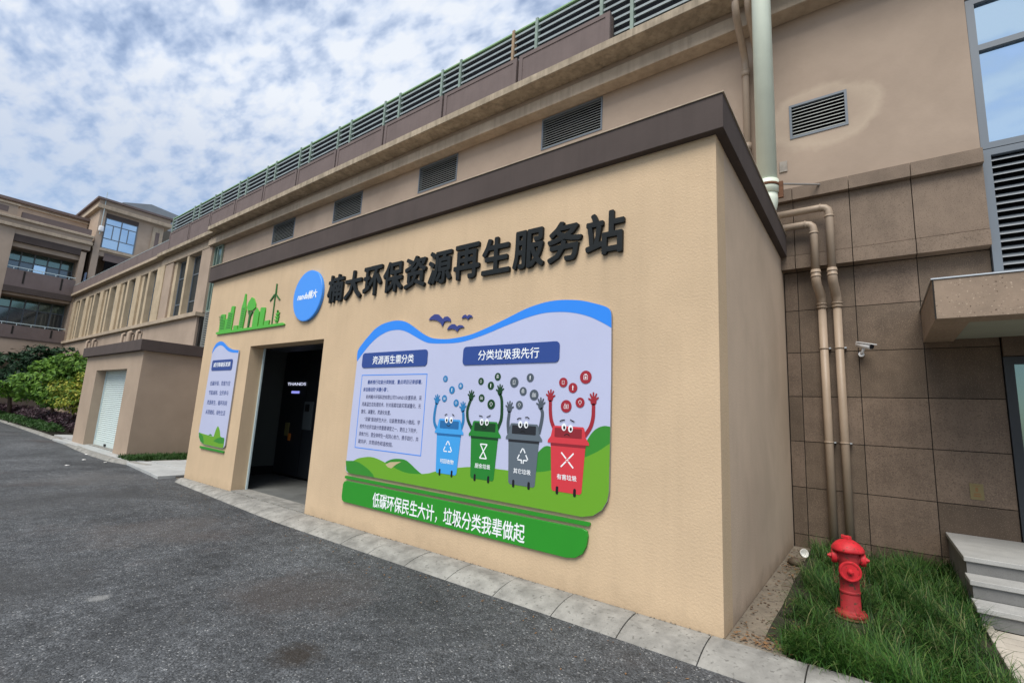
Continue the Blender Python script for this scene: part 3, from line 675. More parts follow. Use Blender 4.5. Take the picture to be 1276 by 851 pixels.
# bins
def hand(cx_, cz_, s_, flip=1):
    P = [ellipse(cx_, cz_, .034 * s_, .036 * s_, 14)]
    for a_, l_ in ((-52, .062), (-22, .078), (2, .085), (26, .078), (62, .058)):
        a2 = R(a_ * flip); d = Vector((math.sin(a2), math.cos(a2)))
        p0 = Vector((cx_, cz_)) + d * .015 * s_; p1 = Vector((cx_, cz_)) + d * l_ * s_
        P.append(stroke([tuple(p0), tuple(p1)], .021 * s_, .017 * s_)); P.append(ellipse(p1.x, p1.y, .0085 * s_, .0085 * s_, 8))
    return P
def bin_(cx_, key, name_, sym, armL, armR, circ, mood, label):
    b_ = plane_poly('cartoon_bin', 'bin_' + key, NB, [[(cx_ - .20, 1.40), (cx_ + .20, 1.40), (cx_ + .168, .925), (cx_ + .15, .905), (cx_ - .155, .905), (cx_ - .172, .925)]], 3)
    b_['label'] = label
    for arm in (armL, armR):
        a_ = smooth2(arm, 4); plane_poly('arm', 'bin_' + key + ('_dark' if key == 'green' else '_mid'), b_, [stroke(a_, .036, .042)], 2.2)
        plane_poly('hand', 'bin_' + key + ('_dark' if key == 'green' else '_mid'), b_, hand(arm[0][0], arm[0][1] + .02, 1.0, 1 if arm is armL else -1), 2.1 + .1)
    plane_poly('lid', 'bin_' + key, b_, [smooth2([(cx_ - .235, 1.372), (cx_ - .233, 1.398), (cx_ - .20, 1.44), (cx_ - .182, 1.525), (cx_ - .165, 1.544)], 2) + smooth2([(cx_ + .165, 1.544), (cx_ + .182, 1.525), (cx_ + .20, 1.44), (cx_ + .233, 1.398), (cx_ + .235, 1.372)], 2)], 4)
    plane_poly('lid_shadow_band', 'bin_' + key + '_dark', b_, [[(cx_ - .20, 1.345), (cx_ + .20, 1.345), (cx_ + .201, 1.39), (cx_ - .201, 1.39)]], 3.9 - .0)
    plane_poly('opening', 'bin_' + key + '_dark', b_, [rrect(cx_ - .155, cx_ + .155, 1.432, 1.524, .008, 3)], 5)
    wh = [rrect(cx_ + q - .015, cx_ + q + .015, .878, .955, .014, 4) for q in (-.105, .093)]
    plane_poly('wheel', 'ink_black', b_, [wh[0]], 4); plane_poly('wheel', 'ink_black', b_, [wh[1]], 4)
    ex = cx_ + .0 - .01
    for q, dzz in ((-.038, 0), (.038, -.012 if mood == 'sad' else 0)):
        plane_poly('eye', 'print_white', b_, [ellipse(ex + q, 1.535 + dzz, .027, .037, 18)], 6)
        plane_poly('pupil', 'ink_black', b_, [ellipse(ex + q + .004, 1.53 + dzz, .013, .018, 12)], 7)
    br = {'happy': [[(-.075, 1.585), (-.055, 1.60), (-.035, 1.603)], [(.045, 1.603), (.065, 1.60), (.08, 1.585)]],
          'angry': [[(-.085, 1.605), (-.055, 1.602), (-.03, 1.595)], [(.03, 1.592), (.06, 1.602), (.085, 1.615)]],
          'doubt': [[(-.085, 1.585), (-.06, 1.60), (-.03, 1.60)], [(.02, 1.61), (.05, 1.615), (.075, 1.60)]],
          'sad': [[(-.09, 1.59), (-.06, 1.603), (-.03, 1.607)], [(.03, 1.612), (.055, 1.60), (.08, 1.592)]]}[mood]
    plane_poly('eyebrow', 'ink_black', b_, [stroke([(ex + px, z) for px, z in q], .010, .010) for q in br], 6)
    mo = [(-.03, 1.478), (-.015, 1.466), (0, 1.462), (.015, 1.466), (.03, 1.478)] if mood in ('happy', 'angry') else [(-.03, 1.452), (-.015, 1.464), (0, 1.468), (.015, 1.464), (.03, 1.452)]
    plane_poly('mouth', 'ink_black', b_, [stroke([(ex + px, z) for px, z in mo], .008, .008)], 6)
    S = []
    if sym in ('tri', 'tree'):
        T = [(cx_, 1.295), (cx_ + .072, 1.165), (cx_ - .072, 1.165)]
        for k in range(3):
            A = Vector(T[k]); B = Vector(T[(k + 1) % 3]); S.append(stroke([tuple(A.lerp(B, .08)), tuple(A.lerp(B, .42))], .013)); S.append(stroke([tuple(A.lerp(B, .56)), tuple(A.lerp(B, .94))], .013))
        if sym == 'tree': S += [stroke([(cx_ - .012, 1.165), (cx_ - .012, 1.13)], .012), stroke([(cx_ + .012, 1.165), (cx_ + .012, 1.13)], .012)]
    elif sym == 'hour':
        P_ = [(cx_ - .05, 1.29), (cx_ + .05, 1.29), (cx_ - .05, 1.135), (cx_ + .05, 1.135), (cx_ - .05, 1.29)]
        for k in range(4): S.append(stroke([P_[k], P_[k + 1]], .013))
    else:
        for a_, b2 in (((-.07, .07), (-.014, .014)), ((.07, .07), (.014, .014)), ((-.07, -.07), (-.014, -.014)), ((.07, -.07), (.014, -.014))):
            S.append(stroke([(cx_ + a_[0], 1.215 + a_[1]), (cx_ + b2[0], 1.215 + b2[1])], .014))
        S.append(stroke([(cx_ - .016, 1.215), (cx_ + .016, 1.215)], .006)); S.append(stroke([(cx_, 1.199), (cx_, 1.231)], .006))
    plane_poly('symbol', 'print_white', b_, S, 4)
    text('lettering', name_, 'print_white', b_, cx_ - .112, cx_ + .112, 1.022, 1.076, FY - .0018 - .0065, 0, bold=.016, res=1)
    for n_, (px, pz, r_) in enumerate(circ):
        c_ = plane_poly('waste_icon', 'bin_' + key + ('_dark' if key == 'green' else '_mid'), NB, [ellipse(px, pz, r_ * 1.12, r_ * 1.12, 26)], 3)
        k = r_ / .045; I = []
        sh = n_ % 5
        if sh == 0: I = [stroke([(px - .012 * k, pz - .02 * k), (px - .012 * k, pz + .018 * k), (px + .012 * k, pz + .018 * k), (px + .012 * k, pz - .02 * k), (px - .012 * k, pz - .02 * k)], .004 * k)]
        elif sh == 1: I = [stroke([(px, pz + .024 * k), (px, pz - .024 * k)], .009 * k), stroke([(px - .01 * k, pz + .008 * k), (px + .01 * k, pz + .008 * k)], .004 * k)]
        elif sh == 2: I = [stroke([(px - .016 * k, pz - .018 * k), (px - .016 * k, pz + .014 * k), (px + .016 * k, pz + .014 * k), (px + .016 * k, pz - .018 * k), (px - .016 * k, pz - .018 * k)], .004 * k), stroke([(px - .01 * k, pz - .003 * k), (px + .01 * k, pz - .003 * k)], .005 * k), stroke([(px, pz - .013 * k), (px, pz + .007 * k)], .005 * k), stroke([(px - .01 * k, pz + .021 * k), (px + .01 * k, pz + .021 * k)], .006 * k)]
        elif sh == 3: I = [stroke([(px - .018 * k, pz - .018 * k), (px - .018 * k, pz + .004 * k), (px - .002 * k, pz + .004 * k), (px - .002 * k, pz - .018 * k), (px - .018 * k, pz - .018 * k)], .004 * k), stroke([(px + .006 * k, pz - .018 * k), (px + .006 * k, pz + .014 * k), (px + .02 * k, pz + .014 * k), (px + .02 * k, pz - .018 * k), (px + .006 * k, pz - .018 * k)], .004 * k), stroke([(px - .01 * k, pz + .004 * k), (px - .01 * k, pz + .022 * k)], .005 * k)]
        else: I = [stroke([(px + .016 * k * math.cos(R(a_)), pz + .004 * k + .016 * k * math.sin(R(a_))) for a_ in range(-60, 241, 30)], .004 * k), stroke([(px - .006 * k, pz - .018 * k), (px + .006 * k, pz - .018 * k)], .006 * k)]
        plane_poly('icon_drawing', 'print_white', c_, I, 4)
bin_(-3.063, 'blue', '可回收物', 'tri', [(-3.306, 1.73), (-3.318, 1.69), (-3.331, 1.583), (-3.32, 1.489), (-3.262, 1.41)], [(-2.863, 1.65), (-2.852, 1.62), (-2.844, 1.529), (-2.875, 1.43)],
     [(-3.186, 2.032, .035), (-3.061, 1.895, .041), (-2.922, 1.944, .034), (-3.178, 1.791, .037), (-2.977, 1.74, .038)], 'happy', 'light blue cartoon bin with a recycling triangle')
bin_(-2.507, 'green', '厨余垃圾', 'hour', [(-2.744, 1.786), (-2.765, 1.74), (-2.789, 1.658), (-2.772, 1.551), (-2.70, 1.45)], [(-2.319, 1.855), (-2.29, 1.80), (-2.278, 1.692), (-2.281, 1.572), (-2.33, 1.46)],
     [(-2.606, 1.999, .037), (-2.455, 1.949, .041), (-2.361, 2.05, .039), (-2.582, 1.806, .039), (-2.434, 1.738, .049)], 'angry', 'green cartoon bin with an hourglass sign')
bin_(-1.965, 'grey', '其它垃圾', 'tree', [(-2.173, 1.67), (-2.175, 1.634), (-2.182, 1.541), (-2.165, 1.43)], [(-1.764, 1.715), (-1.741, 1.67), (-1.746, 1.582), (-1.775, 1.45)],
     [(-2.125, 1.987, .05), (-1.914, 2.035, .041), (-2.0, 1.889, .041), (-1.855, 1.852, .05), (-2.041, 1.74, .041)], 'doubt', 'grey cartoon bin with a tree-shaped recycling sign')
bin_(-1.425, 'red', '有害垃圾', 'cross', [(-1.649, 1.80), (-1.647, 1.76), (-1.643, 1.68), (-1.625, 1.586), (-1.58, 1.50)], [(-1.154, 1.775), (-1.152, 1.731), (-1.155, 1.637), (-1.181, 1.546), (-1.24, 1.46)],
     [(-1.501, 1.983, .044), (-1.387, 1.928, .045), (-1.245, 2.035, .058), (-1.458, 1.743, .056), (-1.301, 1.783, .045)], 'sad', 'red cartoon bin with a cross sign')

# strips below the board
sp = MB().prism_y(rrect(-5.045, -1.165, .632, .668, .017, 4), FY, -.002).build('green_strip', 'slogan_green', None); L0 = Vector((-3.1, 0, .63))
for v_ in sp.data.vertices: v_.co -= L0
sp.location = L0; tag(sp, 'thin dark green strip between the notice board and the slogan board', 'sign strip')
SB = root('slogan_board', (-3.1, 0, .3), 'long green slogan board with white lettering low on the cream wall', 'sign')
so = [(-5.0, .60), (-5.05, .585), (-5.072, .55), (-5.075, .38), (-5.06, .335), (-5.02, .315), (-1.41, .307), (-1.31, .325), (-1.235, .375), (-1.195, .45), (-1.182, .54), (-1.195, .585), (-1.235, .60)]
MB().prism_y(so[::-1], FY, -.002).build('board', 'slogan_green', SB, bevel=.003, seg=1)
text('lettering', '低碳环保民生大计，垃圾分类我辈做起', 'print_white', SB, -4.376, -1.897, .335, .53, FY - .003, .001, bold=.012, res=1) 

# narrow banner left of the doorway
BN = root('banner_board', (-9.3, 0, .8), 'narrow vertical lilac banner with blue wave top left of the doorway', 'notice board')
bt = smooth2([(-10.164, 2.611), (-10.142, 2.711), (-10.027, 2.821), (-9.835, 2.862), (-9.654, 2.823), (-9.459, 2.730), (-9.247, 2.668), (-9.084, 2.647), (-8.946, 2.638)], 3)
bo = bt + [(-8.930, 2.587), (-8.951, 0.794), (-8.996, 0.745), (-9.084, 0.731), (-9.911, 0.745), (-10.105, 0.793), (-10.211, 0.887), (-10.241, 0.966)]
MB().prism_y(bo, FY, -.002).build('board', 'board_edge', BN)
MB().prism_y(bo, FY - .0015, FY - .0003).build('printed_sheet', 'board_lilac', BN)
bl = smooth2([(-10.164, 2.611), (-10.029, 2.727), (-9.840, 2.778), (-9.661, 2.746), (-9.432, 2.647), (-9.227, 2.604), (-9.067, 2.592), (-8.947, 2.582)], 3)
MB().prism_y(bt + bl[::-1], FY - .0032, FY - .0018).build('wave_band', 'print_blue', BN)
pz = [(-10.099, 2.467), (-9.089, 2.465), (-9.101, 2.248), (-10.056, 2.247)]
xa = min(p[0] for p in pz) + .03; xb = max(p[0] for p in pz) - .03; za = (pz[2][1] + pz[3][1]) / 2; zb = (pz[0][1] + pz[1][1]) / 2
pl = plane_poly('title_plate', 'print_navy', BN, [rrect(xa, xb, za, zb, .05)], 3, .003)
text('lettering', '减污降碳促发展', 'print_white', pl, xa + .08, xb - .08, za + .07, zb - .05, FY - .0100, .001, bold=.016, res=1)
ln = ['低碳环保，变废为宝', '节能减排，全民参与', '资源再生，循环利用', '从我做起，绿色生活']
for s_, q in zip(ln, ([(-10.032, 1.982), (-9.102, 1.981)], [(-10.034, 1.791), (-9.122, 1.792)], [(-10.044, 1.585), (-9.121, 1.595)], [(-10.042, 1.387), (-9.134, 1.405)])):
    (a0, z0), (a1, z1) = q; zm = (z0 + z1) / 2
    text('text_line', s_, 'print_navy', BN, a0, a1, zm - .05, zm + .05, FY - .003, 0, bold=.010, res=1)
h1 = smooth2([(-10.220, 0.967), (-10.022, 0.950), (-9.811, 0.941), (-9.637, 0.929), (-9.504, 0.926)], 2)
plane_poly('hill', 'print_lime', BN, [h1 + smooth2([(-9.493, 0.933), (-9.447, 1.046), (-9.369, 1.139), (-9.257, 1.057), (-9.203, 0.951)], 2) + [(-9.001, 0.910), (-8.998, 0.751), (-9.086, 0.736), (-9.913, 0.750), (-10.084, 0.795), (-10.185, 0.874)]], 1)
plane_poly('hill', 'print_green', BN, [[(-10.220, 0.967), (-10.009, 0.914), (-9.925, 0.820), (-9.913, 0.750), (-10.084, 0.795), (-10.185, 0.874)]], 2)
plane_poly('hill', 'print_green', BN, [smooth2([(-9.473, 0.838), (-9.333, 0.902), (-9.152, 0.933), (-9.014, 0.931)], 3) + [(-9.006, 0.830), (-9.207, 0.815)]], 2)
plane_poly('hill', 'print_green', BN, [smooth2([(-9.742, 0.939), (-9.652, 0.970), (-9.559, 0.934)], 2)], 0.2)
s0 = [(-10.091, 0.700), (-8.988, 0.685), (-8.989, 0.650), (-10.089, 0.658)]
gs = MB().prism_y(s0, FY, -.002).build('green_strip', 'slogan_green', None); L0 = Vector((s0[0][0], 0, s0[0][1]))
for v_ in gs.data.vertices: v_.co -= L0
gs.location = L0; tag(gs, 'short dark green strip below the narrow banner left of the doorway', 'sign strip')

# ================================================================== main building
MBD = root('main_building', (-10, 4.2, 0), 'long brown building with stone base, stained cornice and louvred vents behind the cream station', 'building')
WY = 3.95
pbox('core', 'tan_plaster', MBD, -46, 12, 4.42, 16, -.1, 8.9)
# plaster wall with real vent openings
vents = [(-4.67, -3.16), (-8.75, -7.28), (-12.85, -11.32), (-16.84, -15.28)]
VZ0, VZ1 = 7.57, 8.33
BV = (.185, .955, 6.23, 6.815)
mb = MB()
mb.box(-21.05, 0.0, 4.05, 4.4, -.1, 5.34)
mb.box(-21.05, BV[0], WY, 4.4, 5.34, VZ0); mb.box(BV[1], 2.33, WY, 4.4, 5.34, VZ0)
mb.box(BV[0], BV[1], WY, 4.4, 5.34, BV[2]); mb.box(BV[0], BV[1], WY, 4.4, BV[3], VZ0)
xs = [-21.05] + [q for v_ in sorted(vents) for q in v_] + [2.33]
for i in range(0, len(xs), 2): mb.box(xs[i], xs[i + 1], WY, 4.4, VZ0, VZ1)
mb.box(-21.05, 2.33, WY, 4.4, VZ1, 8.8)
mb.box(2.33, 4.75, WY, 4.4, 7.62, 8.8); mb.box(4.75, 12, WY, 4.4, 5.34, 8.8)
mb.build('plaster_wall', 'plaster_wall', MBD)
def vent(x0, x1, z0, z1, n, name='vent', fr='frame_blue_grey', sl='louvre_light', y=WY):
    f = MB(); t_ = .035; f.box(x0, x0 + t_, y - .012, y + .12, z0, z1); f.box(x1 - t_, x1, y - .012, y + .12, z0, z1)
    f.box(x0 + t_, x1 - t_, y - .012, y + .12, z0, z0 + t_); f.box(x0 + t_, x1 - t_, y - .012, y + .12, z1 - t_, z1)
    fo = f.build(name, fr, MBD)
    pbox('backing', 'black_void', fo, x0 + t_, x1 - t_, y + .10, y + .115, z0 + t_, z1 - t_)
    first = None; p = (z1 - z0 - 2 * t_) / n
    for i in range(n):
        z = z0 + t_ + p * i + p * .25
        if first is None:
            first = MB().add([(x0 + t_ + .002, y + .005, z), (x1 - t_ - .002, y + .005, z), (x1 - t_ - .002, y + .06, z + p * .62), (x0 + t_ + .002, y + .06, z + p * .62),
                              (x0 + t_ + .002, y + .008, z + .012), (x1 - t_ - .002, y + .008, z + .012), (x1 - t_ - .002, y + .063, z + p * .62 + .012), (x0 + t_ + .002, y + .063, z + p * .62 + .012)],
                             [(0, 1, 2, 3)[::-1], (4, 5, 6, 7), (0, 1, 5, 4), (2, 3, 7, 6), (1, 2, 6, 5), (3, 0, 4, 7)]).build('slat', sl, fo); z_f = z
        else: clone(first, (0, 0, z - z_f))
for a_, b_ in vents: vent(a_, b_, VZ0, VZ1, 12)
vent(*BV, 9)
# window and louvre at the right end
def frame_rect(name, m_, parent, x0, x1, z0, z1, y0, y1, t_=.06, verts=(), hors=()):
    f = MB(); f.box(x0, x0 + t_, y0, y1, z0, z1); f.box(x1 - t_, x1, y0, y1, z0, z1); f.box(x0 + t_, x1 - t_, y0, y1, z0, z0 + t_); f.box(x0 + t_, x1 - t_, y0, y1, z1 - t_, z1)
    for q in verts: f.box(q - t_ / 2, q + t_ / 2, y0 + .004, y1 - .004, z0 + t_, z1 - t_)
    for q in hors: f.box(x0 + t_, x1 - t_, y0 + .006, y1 - .006, q - t_ / 2, q + t_ / 2)
    return f.build(name, m_, parent)
WF = frame_rect('window', 'frame_blue_grey', MBD, 2.335, 4.745, 5.38, 7.61, 3.965, 4.06, .085, (3.54,), (6.85,))
for xa, xb in ((2.42, 3.50), (3.58, 4.66)):
    for za, zb in ((5.465, 6.81), (6.89, 7.525)): pbox('pane', 'glass_blue', WF, xa, xb, 4.02, 4.03, za, zb)
pbox('window_reveal', 'frame_blue_grey', WF, 2.40, 4.7, 4.07, 4.09, 5.4, 7.6)
LV = frame_rect('louvre', 'frame_blue_grey', MBD, 2.335, 4.745, 3.60, 5.37, 3.965, 4.06, .085)
pbox('backing', 'black_void', LV, 2.42, 4.66, 4.05, 4.058, 3.68, 5.29)
first = None
for i in range(16):
    z = 3.70 + i * .1
    if first is None:
        first = MB().prism_x([(3.975, z), (3.98, z + .012), (4.04, z + .062), (4.045, z + .05)][::-1], 2.422, 4.658).build('slat', 'louvre_dark', LV); z_f = z
    else: clone(first, (0, 0, z - z_f))
pbox('wall_strip', 'stone_b', MBD, 2.34, 4.74, 4.0, 4.4, 2.66, 3.595)

# stone base: backing plus individual tiles
pbox('stone_backing', 'joint_dark', MBD, .006, 2.335, 4.075, 4.4, -.1, 5.3)
pbox('stone_backing', 'joint_dark', MBD, 4.75, 12, 4.075, 4.4, -.1, 5.3)
def tile(x0, x1, y0, y1, z0, z1, m_=None):
    pbox('stone_tile', m_ or random.choice(['stone_a', 'stone_a', 'stone_b', 'stone_c']), MBD, x0 + .005, x1 - .005, y0 + random.uniform(0, .002), y1, z0 + .005, z1 - .005)
cols_ = [.012, .19, .90, 1.61, 2.33]; rws = [-.1, .17, .825, 1.478, 2.133, 2.79, 3.44, 4.045]
random.seed(3)
for i in range(4):
    for j in range(7): tile(cols_[i], cols_[i + 1], 4.05, 4.07, rws[j], rws[j + 1])
cols2 = [4.75 + .71 * k for k in range(10)]
for i in range(9):
    for j in range(7): tile(cols2[i], cols2[i + 1], 4.05, 4.07, rws[j], rws[j + 1])
c3 = [-.05, .19, .905, 1.605, 2.33]
for cc in (c3, cols2):
    for i in range(len(cc) - 1):
        tile(cc[i], cc[i + 1], 3.86, 4.07, 4.05, 4.265, 'stone_lit'); tile(cc[i], cc[i + 1], 3.89, 4.07, 4.27, 5.14, random.choice(['stone_lit', 'stone_c', 'stone_lit']))
        pbox('coping_stone', 'stone_lit', MBD, cc[i] + .003, cc[i + 1] - .003, 3.80, 4.0, 5.142, 5.34, bevel=.003, seg=1)
# door under the canopy
DF = frame_rect('door', 'frame_blue_grey', MBD, 2.335, 4.745, .48, 2.65, 4.02, 4.1, .09, (3.54,), ())
DF.data.materials[0] = MT['machine']
for xa, xb in ((2.43, 3.49), (3.59, 4.65)): pbox('pane', 'glass_green', DF, xa, xb, 4.05, 4.06, .58, 2.56)
pbox('door_blind', 'louvre_light', DF, 2.52, 2.95, 4.062, 4.07, 1.9, 2.4)
# canopy
CX0, CX1, CY0 = 1.605, 6.2, 2.42
mb = MB().box(CX0, CX1, CY0, CY0 + .30, 2.87, 3.30).box(CX0, CX0 + .30, CY0 + .30, 4.045, 2.87, 3.30).box(CX1 - .3, CX1, CY0 + .3, 4.045, 2.87, 3.30)
mb.build('canopy', 'stone_canopy', MBD, bevel=.004, seg=1)
pbox('canopy_soffit', 'canopy_soffit', MBD, CX0 + .30, CX1 - .3, CY0 + .30, 4.045, 2.90, 2.94)
pbox('canopy_roof', 'canopy_soffit', MBD, CX0 + .30, CX1 - .3, CY0 + .30, 4.045, 3.2, 3.29)
pbox('canopy_trim', 'steel', MBD, CX0 - .012, CX1 + .01, CY0 - .012, 4.044, 3.303, 3.318)
pbox('canopy_edge_joint', 'joint_dark', MBD, CX0 - .004, CX0 + .01, CY0 - .004, CY0 + .006, 2.872, 3.30)

# cornice, right part
XR_ = 12
CL = -21.2
def run_x(name, m_, x0, x1, y0, y1, z0, z1, parent=MBD, **k): return pbox(name, m_, parent, x0, x1, y0, y1, z0, z1, **k)
run_x('cornice_band', 'tan_trim', -22.0, XR_, 3.634, 3.945, 8.35, 8.62, bevel=.008, seg=1)
run_x('cornice_cove', 'tan_plaster', -22.0, XR_, 3.70, 4.4, 8.622, 8.768)
run_x('cornice_lip', 'stained_trim', CL, XR_, 3.25, 4.6, 8.77, 8.945, bevel=.008, seg=1)
run_x('cornice_band', 'tan_trim', -28.0, -22.002, 3.737, 4.1, 8.35, 8.62, bevel=.008, seg=1)
run_x('cornice_cove', 'tan_plaster', -28.0, -22.002, 3.78, 4.4, 8.622, 8.768)
run_x('cornice_lip', 'stained_trim', -28.0, CL - .002, 3.47, 4.6, 8.77, 8.945, bevel=.008, seg=1)
run_x('cornice_band', 'tan_trim', -46, -28.002, 3.80, 4.1, 8.33, 8.60, bevel=.008, seg=1)
run_x('cornice_cove', 'tan_plaster', -46, -28.002, 3.84, 4.4, 8.602, 8.768)
run_x('cornice_lip', 'tan_trim', -46, -28.002, 3.53, 4.6, 8.77, 8.93, bevel=.008, seg=1)
run_x('roof_slab', 'roof_metal', -46, XR_, 4.6, 16, 8.9, 8.95)
# parapet panels
jx = [-2.78, -5.12, -7.53, -9.95, -12.33, -14.7, -17.12, -19.47, -21.87, -24.18, -26.7]
PT = 9.83
run_x('parapet_core', 'plum_paint', -26.7, -2.8, 3.60, 3.66, 8.945, PT - .06)
run_x('parapet_core', 'plum_paint', -46, -26.72, 3.60, 3.9, 8.93, 9.55)
for a_, b_ in zip(jx, jx[1:]):
    p_ = pbox('parapet_panel', 'plum_panel', MBD, b_ + .035, a_ - .035, 3.512, 3.58, 8.947, PT)
    f = MB(); t_ = .10
    x0, x1 = b_ + .035, a_ - .035
    f.box(x0, x0 + t_, 3.497, 3.511, 8.947, PT); f.box(x1 - t_, x1, 3.497, 3.511, 8.947, PT); f.box(x0 + t_, x1 - t_, 3.497, 3.511, PT - .09, PT)
    f.build('panel_border', 'plum_panel', p_)
    pbox('joint_pipe', 'tan_pvc' if abs(b_ + 5.12) < .1 or abs(b_ + 14.7) < .1 else 'rust', MBD, b_ - .012, b_ + .012, 3.56, 3.585, 8.95, PT - .05)
k = -26.74
for i in range(8):
    pbox('parapet_panel', 'plum_panel', MBD, k - 2.38, k, 3.56, 3.598, 8.932, 9.50); k -= 2.4
pbox('parapet_rail', 'rail_white', MBD, -46, -26.75, 3.60, 3.62, 9.57, 9.59)

# left part: piers, fins and narrow windows
GZ0, GZ1 = 5.40, 8.33
pbox('window_wall', 'window_dark', MBD, -46, -22.6, 4.06, 4.1, 5.2, 8.6)
def pier(x0, x1, y, m_='fin_cream', name='pier'): pbox(name, m_, MBD, x0, x1, y, 4.058, GZ0 - .02, GZ1 + .01, bevel=.01, seg=1)
def glass_bay(x0, x1, parent_n=2, y=4.0):
    fo = frame_rect('window', 'frame_blue_grey', MBD, x0, x1, GZ0, GZ1, y, y + .05, .05, (), (7.45, 6.15))
    pbox('pane', 'glass_dark', fo, x0 + .05, x1 - .05, y + .03, y + .04, GZ0 + .05, GZ1 - .05)
pier(-22.91, -21.82, 3.75, 'tan_plaster')
pier(-24.60, -24.37, 3.75, name='fin'); glass_bay(-24.37, -22.91); glass_bay(-26.05, -24.60)
pier(-26.4, -26.05, 3.86, name='jamb'); pier(-27.41, -26.4, 3.77, 'tan_plaster')
wf = -28.42
pier(-28.42, -27.415, 3.72)
for k in range(5):
    a_ = wf - 3.52 * k; nx_ = a_ - 3.52
    if k: pier(a_, a_ + .73, 3.75)
    if k < 5:
        t_ = nx_ + 2.03
        pier(t_, t_ + .30, 3.75, name='fin'); glass_bay(t_ + .30, a_); glass_bay(nx_ + 1.10, t_)
        pier(nx_ + .735, nx_ + 1.10, 3.86, name='jamb')
pier(wf - 3.52 * 5, wf - 3.52 * 5 + .73, 3.75)
run_x('sill_ledge', 'tan_trim', -46, -21.85, 3.50, 4.058, 5.20, 5.38, bevel=.01, seg=1)
run_x('lower_wall', 'tan_plaster', -46, -22.02, 3.66, 4.4, -.1, 5.198)
pbox('lower_wall_end', 'joint_dark', MBD, -22.018, -21.83, 3.75, 4.4, -.1, 5.198)  # return face of the wall, its shade painted as a near-black colour
# tall glazed strip between pier and station
for za, zb in ((7.0, 8.34), (5.42, 6.98)):
    fo = frame_rect('window', 'fence_post', MBD, -21.815, -21.06, za, zb, 3.86, 3.93, .05, (-21.5,), ())
    pbox('pane', 'glass_green', fo, -21.76, -21.11, 3.89, 3.90, za + .05, zb - .05)
fo = frame_rect('louvre', 'louvre_light', MBD, -21.83, -21.06, 3.6, 5.40, 3.86, 3.93, .04)
pbox('backing', 'black_void', fo, -21.79, -21.1, 3.92, 3.928, 3.64, 5.36)
first = None
for i in range(22):
    z = 3.66 + i * .077
    if first is None: first = pbox('slat', 'louvre_light', fo, -21.788, -21.102, 3.875, 3.915, z, z + .03)
    else: clone(first, (0, 0, i * .077))
pbox('strip_wall', 'tan_plaster', MBD, -21.82, -21.055, 3.935, 4.4, -.1, 8.8)

# downpipes under the ledge of the left part
def small_pipe(x, y=3.46, r_=.07, label=None):
    o = root('downpipe', (x, y, 2.5), label, 'downpipe', 'short brown downpipes under the ledge')
    MB().tube([(x, y + .1, 5.02), (x, y, 4.94), (x, y, 4.2), (x, y, .02)], r_, 8).build('pipe', 'tan_plaster', o, smooth=True)
    pbox('bracket', 'plum_paint', o, x - .1, x + .1, y + .02, 3.60, 4.9, 4.95)
small_pipe(-28.9, label='brown downpipe under the ledge above the storage hut, rightmost of three close together')
small_pipe(-30.1, r_=.12, label='thickest brown downpipe under the ledge above the storage hut, middle one of three')
small_pipe(-31.3, label='brown downpipe under the ledge above the storage hut, leftmost of three close together')
small_pipe(-37.0, label='brown downpipe behind the light green tree, right one of a pair')
small_pipe(-38.4, label='brown downpipe behind the light green tree, left one of a pair')

# ================================================================== roof fence
FN = root('roof_fence', (-12, 3.66, 8.95), 'long pale green slatted metal fence along the roof edge of the main building', 'fence')
FT = 10.80
pbox('top_rail', 'fence_rail', FN, -27.25, 12, 3.70, 3.78, FT - .05, FT, bevel=.008, seg=1)
posts = [-27.2]
for q in jx[::-1][1:]: posts += [q - .33, q + .35]
posts += [-.38, .3, 2.0, 2.7, 4.4, 5.1, 6.8, 7.5, 9.2, 9.9, 11.9]
fp = None
for x in posts:
    if fp is None: fp = pbox('post', 'fence_post', FN, x - .035, x + .035, 3.68, 3.80, 8.95, FT + .03); fx = x
    else:
        o = clone(fp, (x - fx, 0, 0))
        if abs(x + 5.45) < .1:
            o.data = fp.data.copy(); o.data.materials.clear(); o.data.materials.append(MT['rust_post'])
slat_z = [9.93 + .172 * i for i in range(5)]
for a_, b_ in zip(posts, posts[1:]):
    if b_ - a_ < .05: continue
    zs = slat_z + ([9.07, 9.24, 9.415, 9.59, 9.76] if a_ > -3.3 else [9.76])
    f0 = None
    for z in zs:
        if f0 is None: f0 = MB().prism_x([(3.71, z + .01), (3.71, z + .062), (3.725, z + .075), (3.76, z + .03)][::-1], a_ + .036, b_ - .036).build('slat', 'fence_slat', FN); z_f = z
        else: clone(f0, (0, 0, z - z_f))
pbox('back_sheet', 'fence_back', FN, -27.1, 12, 3.83, 3.86, 8.96, FT - .07)
for k in range(6):    # return of the fence at its far end
    pbox('slat', 'fence_slat', FN, -27.23, -27.19, 3.82, 5.8, 9.6 + k * .19, 9.66 + k * .19)
pbox('post', 'fence_post', FN, -27.25, -27.17, 5.8, 5.9, 9.0, FT)

